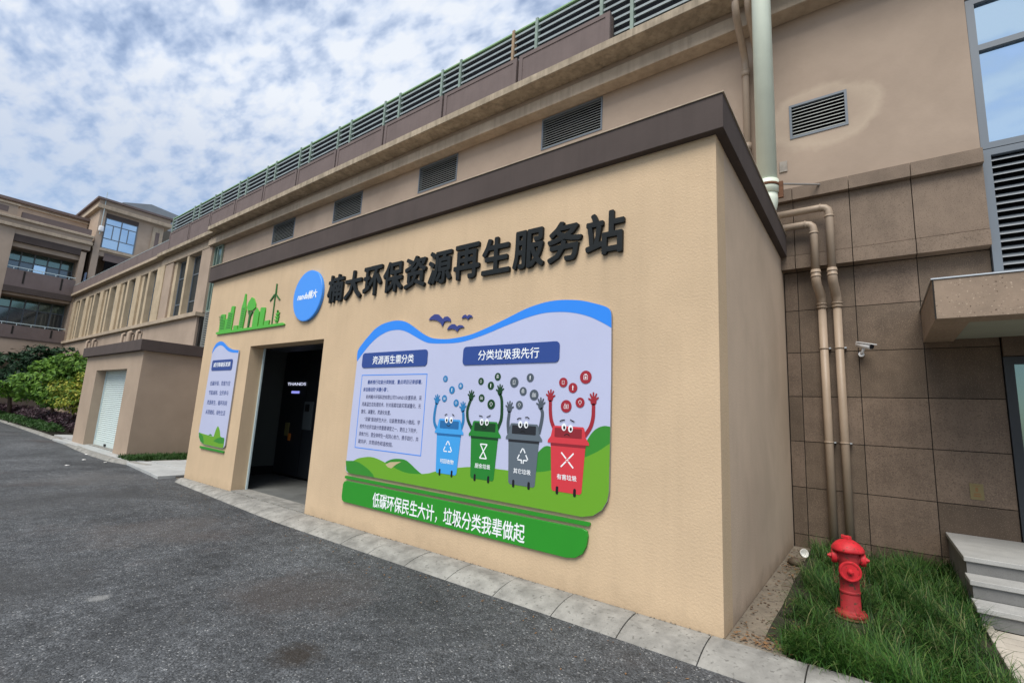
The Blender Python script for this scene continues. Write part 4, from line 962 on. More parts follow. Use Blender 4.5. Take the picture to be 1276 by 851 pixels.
# ================================================================== wing across the end
WG = root('end_wing', (-50, 0, 0), 'brown four-storey wing with dark balconies closing the far left end of the street', 'building')
XW = -46.0
def wb(name, m_, x0, x1, y0, y1, z0, z1, par=WG, **k): return pbox(name, m_, par, x0, x1, y0, y1, z0, z1, **k)
wb('rear_body', 'tan_plaster', -60, -48.5, -12, 4.2, -.1, 13.58)
wb('pier', 'tan_plaster', -48.5, XW, -3.0, .05, 4.12, 12.84); wb('pier', 'tan_plaster', -48.5, XW - .02, 3.62, 3.92, -.1, 12.25)
wb('pier', 'tan_plaster', -48.5, XW, -12, -6.7, 4.12, 12.84)
wb('ground_band', 'tan_plaster', -48.4, XW + .02, -12, 3.9, 4.12, 5.18); wb('ground_band_trim', 'plum_paint', -48.4, XW + .07, -12, 3.9, 5.182, 5.26)
for y0, y1 in ((.052, 3.618), (-6.698, -3.002)):
    for zb, zt, rz in ((5.262, 6.12, 6.29), (8.80, 9.98, 10.16)):
        bp_ = wb('balcony_parapet', 'plum_panel', XW - .12, XW + .0, y0, y1, zb, zt)
        for f_ in (.25, .8):
            wb('drain_slot', 'joint_dark', XW - .0, XW + .012, y0 + (y1 - y0) * f_ - .05, y0 + (y1 - y0) * f_ + .05, zb + .25, zt - .05, par=bp_)
        rl = wb('balcony_rail', 'rail_white', XW - .08, XW - .03, y0, y1, rz - .03, rz + .02)
        for k in range(5): wb('rail_post', 'rail_white', XW - .07, XW - .04, y0 + .3 + k * .72, y0 + .34 + k * .72, zt, rz - .03, par=rl)
    wb('slab_band', 'plum_paint', -48.4, XW + .05, y0, y1, 8.37, 8.79); wb('slab_soffit', 'tan_plaster', -48.4, XW - .2, y0, y1, 8.2, 8.37)
    wb('beam', 'plum_paint', -48.4, XW - .05, y0, y1, 11.95, 12.45); wb('ceiling', 'tan_plaster', -48.4, XW - .3, y0, y1, 11.6, 11.95)
    for z0, z1 in ((5.3, 8.2), (8.82, 11.6)):
        fo = MB()
        n_ = 5; st_ = (y1 - y0) / n_
        for k in range(n_ + 1): fo.box(-47.72, -47.64, y0 + k * st_ - .04, y0 + k * st_ + .04, z0, z1)
        fo.box(-47.715, -47.645, y0, y1, z1 - .75, z1 - .67)
        wo_ = fo.build('window', 'frame_blue_grey', WG)
        for k in range(n_): wb('pane', 'glass_blue' if (z0 > 8 and k == 2) else 'glass_dark', -47.70, -47.69, y0 + k * st_ + .04, y0 + (k + 1) * st_ - .04, z0, z1 - .75, par=wo_)  # one pane takes brighter glass, standing in for its sky reflection
        wb('pane', 'glass_green', -47.70, -47.69, y0, y1, z1 - .67, z1, par=wo_)
wb('roof_beam', 'tan_plaster', -48.5, XW - .05, -3, 4.1, 12.452, 12.84)
wb('cornice', 'tan_trim', -48.5, XW + .22, -12, 4.15, 12.842, 13.06, bevel=.02, seg=1); wb('cornice', 'tan_plaster', -48.5, XW + .1, -12, 4.1, 13.062, 13.40); wb('cornice', 'tan_trim', -48.5, XW + .25, -12, 4.15, 13.402, 13.58, bevel=.02, seg=1)
wb('parapet_panel', 'plum_panel', -46.3, XW - .05, .2, 4.0, 13.582, 14.08)
wb('parapet_block', 'tan_plaster', -46.5, XW + .05, -1.9, -.05, 13.582, 14.38); wb('block_inset', 'plum_panel', XW + .052, XW + .06, -1.3, -.5, 13.8, 14.2); wb('block_cap', 'tan_trim', -46.6, XW + .12, -2.0, .05, 14.382, 14.5)
wb('set_back_wall', 'tan_plaster', -60, -49, -12, 4.2, 13.6, 15.45); wb('roof_edge', 'plum_panel', -60, -48.8, -12, 4.25, 15.452, 15.66)
wb('roof_edge_trim', 'tan_trim', -60, -48.9, -12, 4.22, 15.2, 15.3)

# ================================================================== corner tower
TW = root('corner_tower', (-50, 6.5, 0), 'tan corner tower with a large blue window rising above the left end of the roof', 'building')
XT = -46.2
def tb(name, m_, x0, x1, y0, y1, z0, z1, par=TW, **k): return pbox(name, m_, par, x0, x1, y0, y1, z0, z1, **k)
mb = MB()
WB0, WB1, WZ0, WZ1 = 4.68, 6.75, 12.95, 15.75
mb.box(-57, XT, 4.25, WB0, 8.9, 15.95); mb.box(-57, XT, WB1, 8.5, 8.9, 15.95); mb.box(-57, XT, WB0, WB1, WZ1, 15.95); mb.box(-57, XT, WB0, WB1, 12.3, WZ0)
mb.box(-57, XT - 1.8, WB0, WB1, 8.9, 12.3)
mb.build('wall', 'tan_plaster', TW)
tb('roof_cornice', 'tan_trim', -57.4, XT + .38, 4.0, 8.9, 15.952, 16.25, bevel=.02, seg=1); tb('roof_cornice', 'tan_plaster', -57.3, XT + .28, 4.1, 8.8, 16.252, 16.62); tb('roof_edge', 'plum_panel', -57.5, XT + .45, 3.92, 9.0, 16.622, 16.78)
tb('window_head', 'plum_paint', XT - .2, XT + .05, WB0, WB1, 15.40, 15.74)
fo = MB()
for y in (WB0 + .03, (WB0 + WB1) / 2, WB1 - .03): fo.box(XT - .05, XT + .03, y - .035, y + .035, WZ0, 15.40)
for y in (WB0 + .55, WB1 - .55): fo.box(XT - .04, XT + .02, y - .03, y + .03, 13.78, 14.85)
for z in (WZ0 + .03, 13.75, 14.88, 15.37): fo.box(XT - .045, XT + .025, WB0 + .065, WB1 - .065, z - .03, z + .03)
wn = fo.build('window', 'frame_blue_grey', TW)
ym = (WB0 + WB1) / 2
for ya, yb2 in ((WB0 + .065, ym - .035), (ym + .035, WB1 - .065)):
    for za, zb in ((WZ0 + .06, 13.72), (13.78, 14.85), (14.91, 15.34)): tb('pane', 'glass_blue', XT - .02, XT - .01, ya, yb2, za, zb, par=wn)
tb('window_ledge', 'tan_trim', XT - .1, XT + .15, 4.2, 8.5, 12.72, 12.93, bevel=.01, seg=1)
tb('beam', 'plum_panel', XT - .2, XT + .02, WB0 + .3, 8.4, 12.0, 12.6)
tb('column', 'tan_plaster', XT - .0, XT + .16, 4.25, 4.62, 9.0, 15.94); tb('pilaster', 'tan_trim', XT, XT + .10, 7.72, 8.45, 13.0, 15.7); tb('pilaster_inset', 'plum_panel', XT + .1, XT + .112, 7.95, 8.22, 14.0, 15.3)
tb('recess_shade', 'black_void', XT + .003, XT + .02, 5.1, 7.6, 9.0, 12.0)  # flat black sheet painting the shade inside the recessed balcony
tb('lightning_rod', 'rail_white', XT + .30, XT + .34, 4.4, 4.44, 13.9, 17.3); tb('vent_cap', 'white_paint', XT + .16, XT + .5, 4.3, 4.6, 14.1, 14.55, bevel=.1)
tb('small_sign', 'dull_sign', XT + .06, XT + .5, 4.05, 4.11, 9.6, 10.7)
# sheet metal roof behind
SR = MB().add([(-50, 5.4, 16.9), (-50, 11.4, 16.9), (-50, 10.9, 18.55), (-50, 8.3, 18.85), (-50, 6.3, 18.25), (-58, 5.4, 16.9), (-58, 11.4, 16.9), (-58, 10.9, 18.55), (-58, 8.3, 18.85), (-58, 6.3, 18.25)], [(0, 1, 2, 3, 4), (9, 8, 7, 6, 5), (0, 5, 6, 1), (1, 6, 7, 2), (2, 7, 8, 3), (3, 8, 9, 4), (4, 9, 5, 0)]).build('metal_roof', 'roof_metal', TW)

# ================================================================== storage hut
HT = root('storage_hut', (-18.5, 2, 0), 'small tan storage hut with pale roller shutter left of the cream station', 'shed')
HX0, HX1, HY0, HY1, HZ = -21.45, -15.52, .24, 3.58, 2.945
SX0, SX1, SZ = -20.0, -16.76, 2.455
mb = MB().box(HX0, SX0, HY0, HY0 + .42, -.1, HZ).box(SX1, HX1, HY0, HY0 + .42, -.1, HZ).box(SX0, SX1, HY0, HY0 + .42, SZ, HZ)
mb.box(HX0, HX0 + .2, HY0 + .42, HY1, -.1, HZ).box(HX1 - .2, HX1, HY0 + .42, HY1, -.1, HZ)
mb.build('wall', 'tan_stucco', HT)
pbox('roof_fascia', 'plum_paint', HT, HX0 - .12, HX1 + .13, HY0 - .13, 3.50, HZ, 3.26, bevel=.008)
sh = root('roller_shutter', (0, 0, 0)); sh.parent = HT; sh.location = Vector((-18.4, .5, 0)) - HT.location
prof = []
n_ = 37
for i in range(n_):
    z = .16 + i * (SZ - .14) / n_; p = (SZ - .14) / n_
    prof += [(.545, z), (.525, z + p * .35), (.535, z + p * .8)]
vs = [(SX0 + .01, y, z) for y, z in prof] + [(SX1 - .01, y, z) for y, z in prof]; k = len(prof)
cu_ = MB().add(vs, [(i, k + i, k + i + 1, i + 1) for i in range(k - 1)]).build('shutter_slats', 'shutter', sh); cu_['kind'] = 'stuff'
pbox('bottom_bar', 'shutter', sh, SX0 + .01, SX1 - .01, .51, .55, .012, .158, bevel=.005)
pbox('lock', 'ink_black', sh, -18.75, -18.6, .48, .51, .03, .10)
pbox('shutter_channel', 'rail_white', sh, SX0 + .002, SX0 + .05, .50, .54, .0, SZ - .002); pbox('shutter_channel', 'rail_white', sh, SX1 - .05, SX1 - .002, .50, .54, .0, SZ - .002)
pbox('floor', 'kerb_concrete', HT, SX0, SX1, HY0 + .1, HY0 + .42, -.05, .01)

# ================================================================== pipes
WP_ = root('white_drainpipe', (-.03, 3.05, 4.6), 'thick pale green-white drainpipe running down from the roof onto the cream station', 'drainpipe')
px, py = -.035, 3.05
MB().tube([(px, py, 12.2), (px, py, 5.12)], .132, 24).build('pipe', 'white_pvc', WP_, smooth=True)
MB().tube([(px, py, 5.16), (px, py, 4.96)], .150, 24).build('socket', 'white_pvc', WP_, smooth=True)
MB().tube([(px, py, 4.98), (px, py, 4.86), (px - .015, py, 4.78), (px - .05, py, 4.70), (px - .12, py, 4.64), (px - .25, py, 4.60)], .135, 20).build('elbow', 'white_pvc', WP_, smooth=True)
MB().tube([(px, py, 5.10), (px, py, 5.06)], .156, 24).build('collar', 'rust', WP_, smooth=True)
b_ = MB().box(px + .10, px + .20, py - .02, py + .03, 4.88, 5.12); b_.build('bracket', 'rust', WP_)
MB().tube([(px + .12, py, 5.10), (.55, 3.80, 5.30)], .016, 8).build('brace_rod', 'steel', WP_)
pbox('wall_plate', 'mortar_pale', WP_, .02, .13, 3.93, 3.948, 5.70, 5.88, bevel=.004, seg=1)
def thin(x, y2, label):
    o = root('downpipe', (x, 3.8, 4.6), label, 'downpipe', 'slim tan downpipes beside the thick drainpipe')
    MB().tube([(x, 3.14, 11.5), (x, 3.14, 8.42), (x, 3.17, 8.30), (x, 3.24, 8.2), (x, 3.72, 7.95), (x, 3.82, 7.86), (x, 3.85, 7.75), (x, 3.85, 4.6)], .056, 14).build('pipe', 'tan_pvc', o, smooth=True)
    for z in (8.55, 9.9): MB().tube([(x, 3.14, z), (x, 3.14, z - .12)], .064, 14).build('coupling', 'tan_pvc', o, smooth=True)
    for z in (7.66, 6.3): MB().tube([(x, 3.85, z), (x, 3.85, z - .12)], .064, 14).build('coupling', 'tan_pvc', o, smooth=True)
thin(-.42, 0, 'slim tan downpipe left of the thick drainpipe, the one farther left')
thin(-.235, 0, 'slim tan downpipe directly beside the thick drainpipe')
def lowpipe(x1, x2, zt, label):
    o = root('downpipe', (x2, 3.9, .1), label, 'downpipe', 'tan downpipes bent over the stone wall by the station')
    y1_, y2_ = 3.74, 3.965
    r_ = .052
    top_ = [(-.12, y1_, zt)]
    MB().tube([(-.12, y1_, zt), (x1 - .10, y1_, zt), (x1 - .05, y1_, zt - .012), (x1 - .012, y1_, zt - .05), (x1, y1_, zt - .10), (x1, y1_, 3.92)], r_, 16).build('pipe', 'tan_pvc', o, smooth=True)
    MB().tube([(x1 - .115, y1_, zt), (x1 - .095, y1_, zt)], r_ + .007, 16).build('coupling', 'tan_pvc', o, smooth=True)
    MB().tube([(x1, y1_, zt - .14), (x1, y1_, zt - .165)], r_ + .007, 16).build('coupling', 'tan_pvc', o, smooth=True)
    MB().tube([(x1, y1_, 3.96), (x1, y1_, 3.82), (x1 + .004, y1_ + .03, 3.75), (x2 - .004, y2_ - .05, 3.62), (x2, y2_, 3.55), (x2, y2_, 3.42)], r_ + .009, 16).build('offset_bend', 'tan_pvc', o, smooth=True)
    for z in (3.93, 3.87, 3.50, 3.45): MB().tube([(x1 if z > 3.7 else x2, y1_ if z > 3.7 else y2_, z), (x1 if z > 3.7 else x2, y1_ if z > 3.7 else y2_, z - .02)], r_ + .015, 16).build('ring', 'tan_pvc', o, smooth=True)
    MB().tube([(x2, y2_, 3.45), (x2 + .004, y2_, .0)], r_, 16).build('pipe', 'tan_pvc', o, smooth=True)
    for z in (2.84, 1.5): MB().tube([(x2, y2_, z), (x2, y2_, z - .022)], r_ + .006, 16).build('pipe_clamp', 'tan_pvc', o, smooth=True); pbox('clamp_lug', 'steel', o, x2 + .06, x2 + .085, y2_ - .01, y2_ + .08, z - .02, z)
lowpipe(.455, .495, 4.68, 'tan downpipe on the stone wall, the inner one nearer the station with the lower elbow')
lowpipe(.655, .68, 4.90, 'tan downpipe on the stone wall, the outer one with the higher elbow')

# ================================================================== security camera
SC = root('security_camera', (.93, 4.05, 2.75), 'white bullet security camera on the stone wall beside the tan pipes', 'camera')
cb = MB().tube([(.93, 4.05, 2.73), (.93, 3.95, 2.73)], .035, 14).build('base', 'white_paint', SC, smooth=True)
MB().tube([(.93, 3.96, 2.73), (.945, 3.93, 2.76), (.96, 3.90, 2.80)], .018, 10).build('arm', 'white_paint', SC, smooth=True)
Mx = Matrix.Rotation(R(-42), 4, 'Z')
def cp(x, y, z): v_ = Vector((x, y, z)); v_.z -= v_.y * -.28 * 1; q = Matrix.Rotation(R(48), 4, 'Z') @ v_; return tuple(q + Vector((.975, 3.88, 2.835)))
MB().tube([cp(0, .11, 0), cp(0, -.10, 0)], .038, 18).build('housing', 'white_paint', SC, smooth=True)
MB().tube([cp(0, -.098, 0), cp(0, -.106, 0)], .035, 18).build('lens', 'lens_black', SC, smooth=True)
vs = [cp(sx * .045, sy, sz) for sy in (-.14, .09) for sx in (-1, 1) for sz in (.034, .044)]
MB().add(vs, [(0, 1, 3, 2), (4, 6, 7, 5), (0, 2, 6, 4), (1, 5, 7, 3), (0, 4, 5, 1), (2, 3, 7, 6)]).build('sun_shield', 'white_paint', SC)
# yellow notice on the stone wall
nt_ = MB().box(-.062, .062, -.003, 0, -.095, .095).build('wall_notice', 'notice_yellow'); nt_.location = (1.985, 4.046, 1.0)
tag(nt_, 'small faded yellow notice stuck low on the stone wall above the steps', 'notice')
MB().box(-.035, .035, -.0045, -.0035, -.06, -.045).box(-.03, .03, -.0045, -.0035, -.035, -.02).box(-.012, .012, -.0045, -.0035, .0, .05).box(-.03, .03, -.0045, -.0035, .065, .072).build('print', 'leaf_brown', None)
bpy.data.objects['print'].parent = nt_

# ================================================================== entrance steps
SP = root('entrance_steps', (2.6, 3, 0), 'pale granite entrance steps with dark risers under the canopy at the right edge', 'steps')
SX = 1.66
for zt, y0, y1 in ((.475, 2.50, 4.04), (.32, 2.20, 2.52), (.16, 1.90, 2.22)):
    pbox('riser', 'granite_riser', SP, SX + .02, 6.0, y0 + .025, y1 + .02 if zt < .4 else 4.04, zt - .158 if zt < .4 else -.06, zt - .045)
    k = SX
    while k < 6.0:
        pbox('tread', 'granite_step', SP, k + .001, min(k + 1.5, 6.02) - .001, y0, y1, zt - .045, zt, bevel=.004, seg=1); k += 1.5
pbox('cheek', 'granite_riser', SP, SX + .03, 5.9, 2.3, 4.0, -.06, .16)

# ================================================================== fire hydrant
HX, HY, HB = .765, 1.31, .0
FH = root('fire_hydrant', (HX, HY, HB), 'red cast-iron fire hydrant standing in the grass in front of the tan pipes', 'fire hydrant')
c = (HX, HY, HB)
MB().lathe(c, [(.0, .012), (.118, .012), (.122, .02), (.122, .04), (.112, .048), (.086, .054), (.079, .065), (.075, .30), (.076, .44), (.084, .462), (.088, .49), (.088, .545), (.08, .56), (.0, .56)], 28).build('barrel', 'hydrant_dull', FH, smooth=True)
MB().lathe(c, [(.0765, .20), (.081, .205), (.081, .222), (.0765, .227)], 28).build('barrel_ring', 'hydrant_dull', FH, smooth=True)
MB().lathe(c, [(.0, .0), (.135, .0), (.132, .010), (.0, .011)], 20).build('base_plate', 'rust', FH)
MB().lathe(c, [(.0, .552), (.112, .555), (.127, .562), (.129, .576), (.118, .60), (.090, .632), (.054, .655), (.028, .662), (.0, .664)], 32).build('bonnet', 'hydrant_red', FH, smooth=True)
for k in range(8):
    a_ = 2 * math.pi * k / 8 + .2; o = MB().lathe((HX + .103 * math.cos(a_), HY + .103 * math.sin(a_), HB + .594), [(0, 0), (.012, 0), (.012, .014), (.0, .014)], 6).build('bonnet_bolt', 'hydrant_red', FH)
mb = MB().lathe(c, [(.0, .655), (.036, .657), (.036, .690), (.0, .692)], 5); mb.build('operating_nut', 'hydrant_red', FH, bevel=.003, seg=1)
pbox('nut_lug', 'hydrant_red', FH, HX - .045, HX - .02, HY - .02, HY + .02, .668, .695, bevel=.004)
# lugs on the flange
for k in range(4):
    a_ = R(30 + 90 * k); MB().lathe((HX + .104 * math.cos(a_), HY + .104 * math.sin(a_), .04), [(0, 0), (.014, 0), (.014, .018), (0, .018)], 6).build('flange_bolt', 'hydrant_dull', FH)
# outlets: axis directions in plan
def outlet(name, ang, z, r0, L_, rc, cap):
    d = Vector((math.cos(ang), math.sin(ang), 0)); q = d.to_track_quat('Z', 'Y').to_matrix().to_4x4()
    o = MB().lathe((HX, HY, z), [(0, .05), (r0, .05), (r0, L_), (0, L_)], 22, M=q).build(name, 'hydrant_dull', FH, smooth=True)
    MB().lathe((HX, HY, z), [(0, L_ - .012), (rc * .97, L_ - .012), (rc, L_ - .004), (rc, L_ + cap * .6), (rc * .93, L_ + cap), (rc * .80, L_ + cap), (rc * .76, L_ + cap - .004), (0, L_ + cap - .004)], 36, M=q).build('cap', 'hydrant_red', o)
    MB().lathe((HX, HY, z), [(0, L_ + cap - .004), (.026, L_ + cap), (.024, L_ + cap + .016), (.014, L_ + cap + .018), (.012, L_ + cap + .030), (0, L_ + cap + .032)], 6, M=q).build('cap_nut', 'hydrant_red', o)
    return d
view = math.atan2(-4.257 - HY, 1.018 - HX)
fr_a = view + .10
outlet('front_outlet', fr_a, .405, .056, .096, .086, .018)
dL = outlet('side_outlet', fr_a - math.pi / 2, .50, .049, .100, .058, .028)
dR = outlet('side_outlet', fr_a + math.pi / 2, .50, .049, .100, .058, .028)
for d in (dL, dR):
    f_ = Vector((math.cos(fr_a), math.sin(fr_a), 0)); P = []
    A = Vector((HX, HY, .47)) + d * .115; B = Vector((HX, HY, .40)) + d * .068 + f_ * .02
    mbc = MB()
    for k in range(13):
        t_ = k / 12; q = A.lerp(B, t_) - Vector((0, 0, .16 * math.sin(math.pi * t_))) + d * (.012 * math.sin(math.pi * t_))
        P.append(q)
    for k in range(12):
        a_, b2 = P[k], P[k + 1]; m_ = (a_ + b2) / 2; ax = (b2 - a_).normalized(); sd_ = (ax.cross(f_) if k % 2 else f_).normalized()
        L_ = (b2 - a_).length * .62
        ring = [tuple(m_ + ax * L_ * math.cos(2 * math.pi * j / 8) + sd_ * .008 * math.sin(2 * math.pi * j / 8)) for j in range(9)]
        mbc.tube(ring, .0022, 5)
    mbc.build('chain', 'rust', FH)

# ================================================================== small litter
cupo = root('broken_cup', (.17, 3.05, 0), 'broken white cup lying on its side against the wall among dry leaves', 'litter')
q = Vector((.5, -.7, .25)).to_track_quat('Z', 'Y').to_matrix().to_4x4()
MB().lathe((.20, 3.1, .10), [(.03, .0), (.036, .0), (.048, .05), (.052, .07), (.046, .07), (.034, .006)], 16, M=q).build('cup', 'litter_white', cupo, smooth=True)
rk = MB()
random.seed(5)
def rock(x, y, z, s_):
    bm = bmesh.new(); bmesh.ops.create_icosphere(bm, subdivisions=1, radius=s_)
    vs = [tuple(Vector((v_.co.x * random.uniform(.8, 1.3), v_.co.y * random.uniform(.8, 1.3), v_.co.z * random.uniform(.5, .8))) + Vector((x, y, z))) for v_ in bm.verts]; fs = [tuple(v_.index for v_ in f.verts) for f in bm.faces]; bm.free(); return vs, fs
o = MB().add(*rock(0, 0, 0, .085)).build('stone', 'stone_b', smooth=True); o.location = (.15, 2.86, .035); tag(o, 'dull brown lump of rubble beside the broken cup', 'stone')
for k in range(240):
    x = random.uniform(.02, .42); y = random.betavariate(1.2, 1.0) * 3.9 + .06
    if random.random() < .35: x = random.uniform(.05, .35); y = random.gauss(2.9, .35)
    if y > 4 or y < .05: continue
    rk.add(*rock(x, y, .0, random.uniform(.004, .014)))
rr = rk.build('rubble', 'stone_c'); tag(rr, 'scattered small stones and grit along the foot of the side wall', 'gravel', kind='stuff')
lf = MB()
for k in range(420):
    x = random.uniform(.03, .5); y = random.choice([random.gauss(2.9, .4), random.uniform(.03, 3.8), abs(random.gauss(0, .12)) + .03])
    if not .03 < y < 3.95: continue
    a_ = random.uniform(0, 6.28); s_ = random.uniform(.008, .022); z = random.uniform(-.004, .008)
    u = Vector((math.cos(a_), math.sin(a_), random.uniform(-.3, .3))) * s_; v2 = Vector((-math.sin(a_), math.cos(a_), random.uniform(-.3, .3))) * s_ * .5; p = Vector((x, y, z + .006))
    lf.add([p - u, p + v2, p + u, p - v2], [(0, 1, 2, 3)])
lo = lf.build('dry_leaves', 'leaf_brown'); tag(lo, 'dry brown leaf scraps on the strip between side wall and grass', 'leaves', kind='stuff')
tw = MB()
for (x, y, l_, a_) in ((.30, 1.75, .16, 2.9), (.20, .55, .12, 1.2), (.10, .35, .1, 2.0), (.36, .4, .2, 1.0), (.22, 2.2, .1, .3), (.15, 2.6, .15, 2.3)):
    d = Vector((math.cos(a_), math.sin(a_), 0)) * l_; tw.tube([(x, y, .005), tuple(Vector((x, y, .018)) + d * .5), tuple(Vector((x, y, .006)) + d)], .0035, 5)
to_ = tw.build('twigs', 'twig'); tag(to_, 'thin dry twigs on the strip beside the grass', 'twigs', kind='stuff')
lab = ['white paper scrap on the asphalt, nearest of those before the storage hut', 'white paper scrap on the asphalt in front of the shutter, second from the hut', 'white paper scrap on the asphalt in front of the shutter, leftmost', 'white paper scrap beside the kerb before the storage hut']
for (x, y), s_, l_ in zip(((-17.2, .02 - .25), (-15.7, -.6), (-14.5, -1.15), (-14.87, -.35)), (.055, .05, .045, .04), lab):
    vs, fs = rock(0, 0, 0, s_); o = MB().add([(a_, b2, c_ * .35) for a_, b2, c_ in vs], fs).build('paper_scrap', 'litter_white'); o.location = (x, y, AZ + .012); tag(o, l_, 'litter', 'white scraps on the asphalt')
# loose aggregate on the asphalt close to the camera
random.seed(21)
ag = MB()
for k in range(900):
    x = random.uniform(-8, 1.6); y = -.45 - random.betavariate(1, 1.6) * 3.6
    ag.add(*rock(x, y, AZ + .001, random.uniform(.002, .0055)))
tag(ag.build('loose_grit', 'kerb_concrete'), 'loose pale grit scattered over the dark asphalt', 'gravel', kind='stuff')
kl = MB()
for k in range(170):
    x = random.uniform(-11, 1.0); y = -random.choice([.43, .5, .46, .75]) - abs(random.gauss(0, .16)); s_ = random.uniform(.006, .018); a_ = random.uniform(0, 6.28)
    u = Vector((math.cos(a_), math.sin(a_), random.uniform(-.2, .3))) * s_; v2 = Vector((-math.sin(a_), math.cos(a_), 0)) * s_ * .45; p = Vector((x, y, AZ + .006))
    kl.add([p - u, p + v2, p + u, p - v2], [(0, 1, 2, 3)])
tag(kl.build('fallen_leaves', 'leaf_brown'), 'tiny brown leaf scraps on the asphalt along the kerb', 'leaves', kind='stuff')
kg = MB()
for k in range(260):
    x = random.uniform(-10, 1.2); kg.add(*rock(x, -.008 - abs(random.gauss(0, .01)), .003, random.uniform(.003, .008)))
tag(kg.build('kerb_debris', 'dirt_strip'), 'crumbs of mortar and soil along the foot of the front wall', 'gravel', kind='stuff')

# ================================================================== trees and planting
def leaf_cloud(name, mkey, parent, lobes, n, size, seed, shell=.55):
    rnd = random.Random(seed); mb = MB(); vs = mb.v; fs = mb.f
    tot = sum(l[3] ** 2 for l in lobes)
    for (cx_, cy_, cz_, r_, sq) in lobes:
        m_ = int(n * r_ ** 2 / tot)
        cl = []
        for _ in range(max(6, m_ // 26)):
            v_ = Vector((rnd.gauss(0, 1), rnd.gauss(0, 1), rnd.gauss(0, 1))).normalized() * (r_ * (shell + (1 - shell) * rnd.random() ** .5)); v_.z *= sq; cl.append(v_)
        for _ in range(m_):
            b0 = rnd.choice(cl); v_ = b0 + Vector((rnd.gauss(0, 1), rnd.gauss(0, 1), rnd.gauss(0, .6))) * r_ * .13
            p = Vector((cx_, cy_, cz_)) + v_; s_ = size * rnd.uniform(.6, 1.35)
            nrm = (v_.normalized() + Vector((rnd.gauss(0, .5), rnd.gauss(0, .5), rnd.gauss(.35, .5)))).normalized(); u = nrm.orthogonal().normalized(); u = (Matrix.Rotation(rnd.uniform(0, 6.28), 3, nrm) @ u); w_ = nrm.cross(u)
            k = len(vs); tip = p + u * s_ - Vector((0, 0, s_ * .25))
            vs.extend([tuple(p - u * s_ * .6), tuple(p + w_ * s_ * .36), tuple(tip), tuple(p - w_ * s_ * .36)]); fs.append((k, k + 1, k + 2, k + 3))
    o = mb.build(name, mkey, parent); return o
def tree(name, label, base, top_c, lobes, mkey, n, size, seed, trunk_r=.07):
    t_ = root(name, base, label, 'tree')
    b = Vector(base); mb = MB(); fork = b + (Vector(top_c) - b) * .45
    mb.tube([b - Vector((0, 0, .1)), b + (fork - b) * .5 + Vector((.04, .02, 0)), fork], [trunk_r * 1.2, trunk_r, trunk_r * .8], 8)
    for l in lobes: 
        e = Vector(l[:3]); mid = fork.lerp(e, .5) + Vector((0, 0, .12)); mb.tube([fork, mid, e], [trunk_r * .6, trunk_r * .4, trunk_r * .12], 6)
    mb.build('trunk', 'bark', t_, smooth=True)
    c_ = leaf_cloud('crown', mkey, t_, lobes, n, size, seed); c_['kind'] = 'stuff'; return t_
tree('broadleaf_tree', 'bright green rounded broadleaf tree left of the storage hut', (-31.5, 1.35, 0), (-31.3, 1.1, 2.6),
     [(-31, .75, 2.1, 1.05, .8), (-31.5, 1.9, 2.6, 1.1, .8), (-30.6, 1.4, 3.0, .85, .8), (-30.2, 2.0, 2.5, .9, .8), (-32, .1, 1.75, .75, .7), (-30, 1.1, 1.5, .8, .7), (-31, 2.3, 3.25, .6, .7), (-32, .9, 2.9, .55, .7)], 'leaf_green', 9000, .13, 1)
tree('small_tree', 'low yellow-green tree growing against the left side of the storage hut', (-26.6, 1.15, 0), (-26.5, 1.1, 1.9),
     [(-26.5, .8, 1.7, .70, .75), (-26.2, 1.5, 2.05, .75, .75), (-25.9, 1.0, 1.35, .65, .7), (-26.9, 1.4, 1.5, .6, .7), (-25.8, 1.7, 2.45, .45, .7)], 'leaf_yellow', 5200, .085, 2, .045)
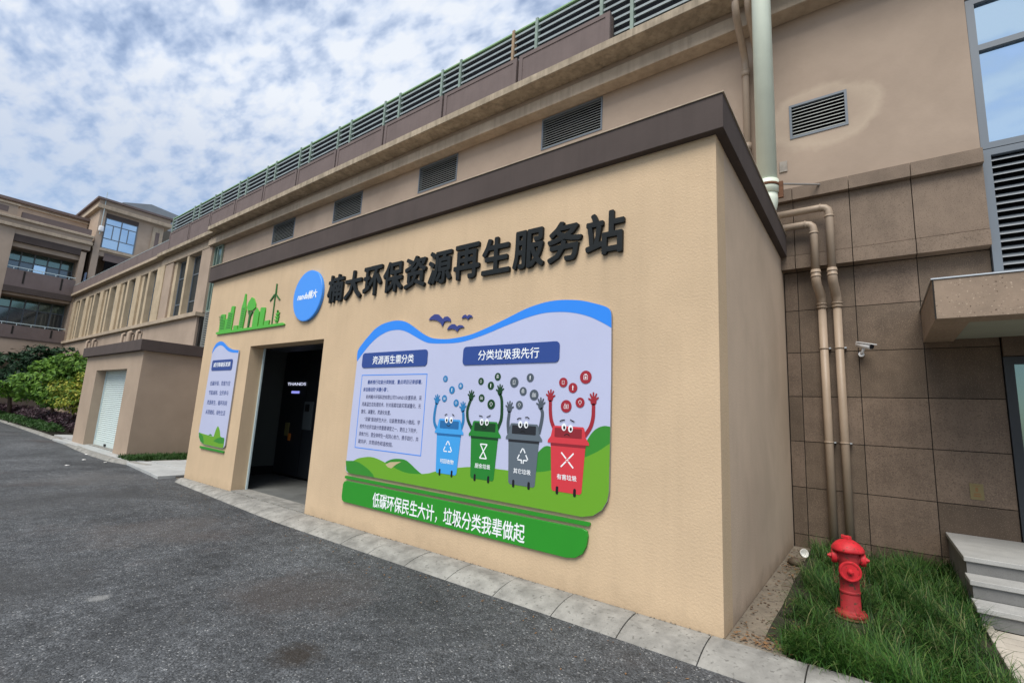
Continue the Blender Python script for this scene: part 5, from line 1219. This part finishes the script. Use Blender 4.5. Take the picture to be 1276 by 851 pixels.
tree('dark_tree', 'dark green tree under the end wing at the far left, behind the bright green tree', (-40, .9, 0), (-40, .6, 3),
     [(-40, .2, 2.9, 1.3, .8), (-40, 2.0, 3.7, 1.2, .7), (-41, -1.4, 3.0, 1.4, .8), (-39.5, 1.0, 2.2, 1.2, .7), (-41, 3.0, 4.0, .9, .7)], 'leaf_dark', 6000, .17, 3, .1)
tree('dark_tree', 'dark green tree at the left picture edge, farther left of the two', (-42, -2.8, 0), (-42, -2.8, 3),
     [(-42, -2.8, 3.0, 1.4, .8), (-42, -4.3, 3.4, 1.3, .8), (-42.5, -.8, 2.0, 1.3, .8)], 'leaf_dark', 5000, .17, 4, .1)
def hedge(name, label, mkey, x0, x1, yfun, wid, h, n, size, seed):
    rnd = random.Random(seed); mb = MB()
    for _ in range(n):
        x = rnd.uniform(x0, x1); f = rnd.random(); y = yfun(x) + wid * f; hh = h * (.72 + .5 * math.sin(math.pi * f) * .6 + .12 * math.sin(x * 2.3) + .1 * math.sin(x * 5.1 + y * 3))
        z = hh * rnd.random() ** .35 if rnd.random() < .9 else hh * 1.1
        p = Vector((x, y, z)); s_ = size * rnd.uniform(.6, 1.3); nrm = Vector((rnd.gauss(0, .6), rnd.gauss(-.3, .6), abs(rnd.gauss(.6, .5)))).normalized(); u = Matrix.Rotation(rnd.uniform(0, 6.28), 3, nrm) @ nrm.orthogonal().normalized(); w_ = nrm.cross(u)
        mb.add([p - u * s_, p + w_ * s_ * .4, p + u * s_, p - w_ * s_ * .4], [(0, 1, 2, 3)])
    o = mb.build(name, mkey); tag(o, label, 'hedge', kind='stuff')
    return o
hedge('ground_cover', 'low dark green planting strip along the kerb left of the storage hut', 'leaf_low', -58, -25.4, lambda x: .22 + (-x - 25) * .012, .55, .32, 9000, .07, 8)
hedge('purple_hedge', 'long purple-leaved hedge behind the green strip at the far left', 'leaf_purple', -58, -24.6, lambda x: .8 + (-x - 25) * .012, 1.1, .62, 16000, .075, 9)
pb = MB().prism_z([(-60, .8), (-25.2, .30), (-25.2, 3.58), (-60, 3.58)], -.05, .0).build('planting_bed', 'soil'); tag(pb, kind='structure')
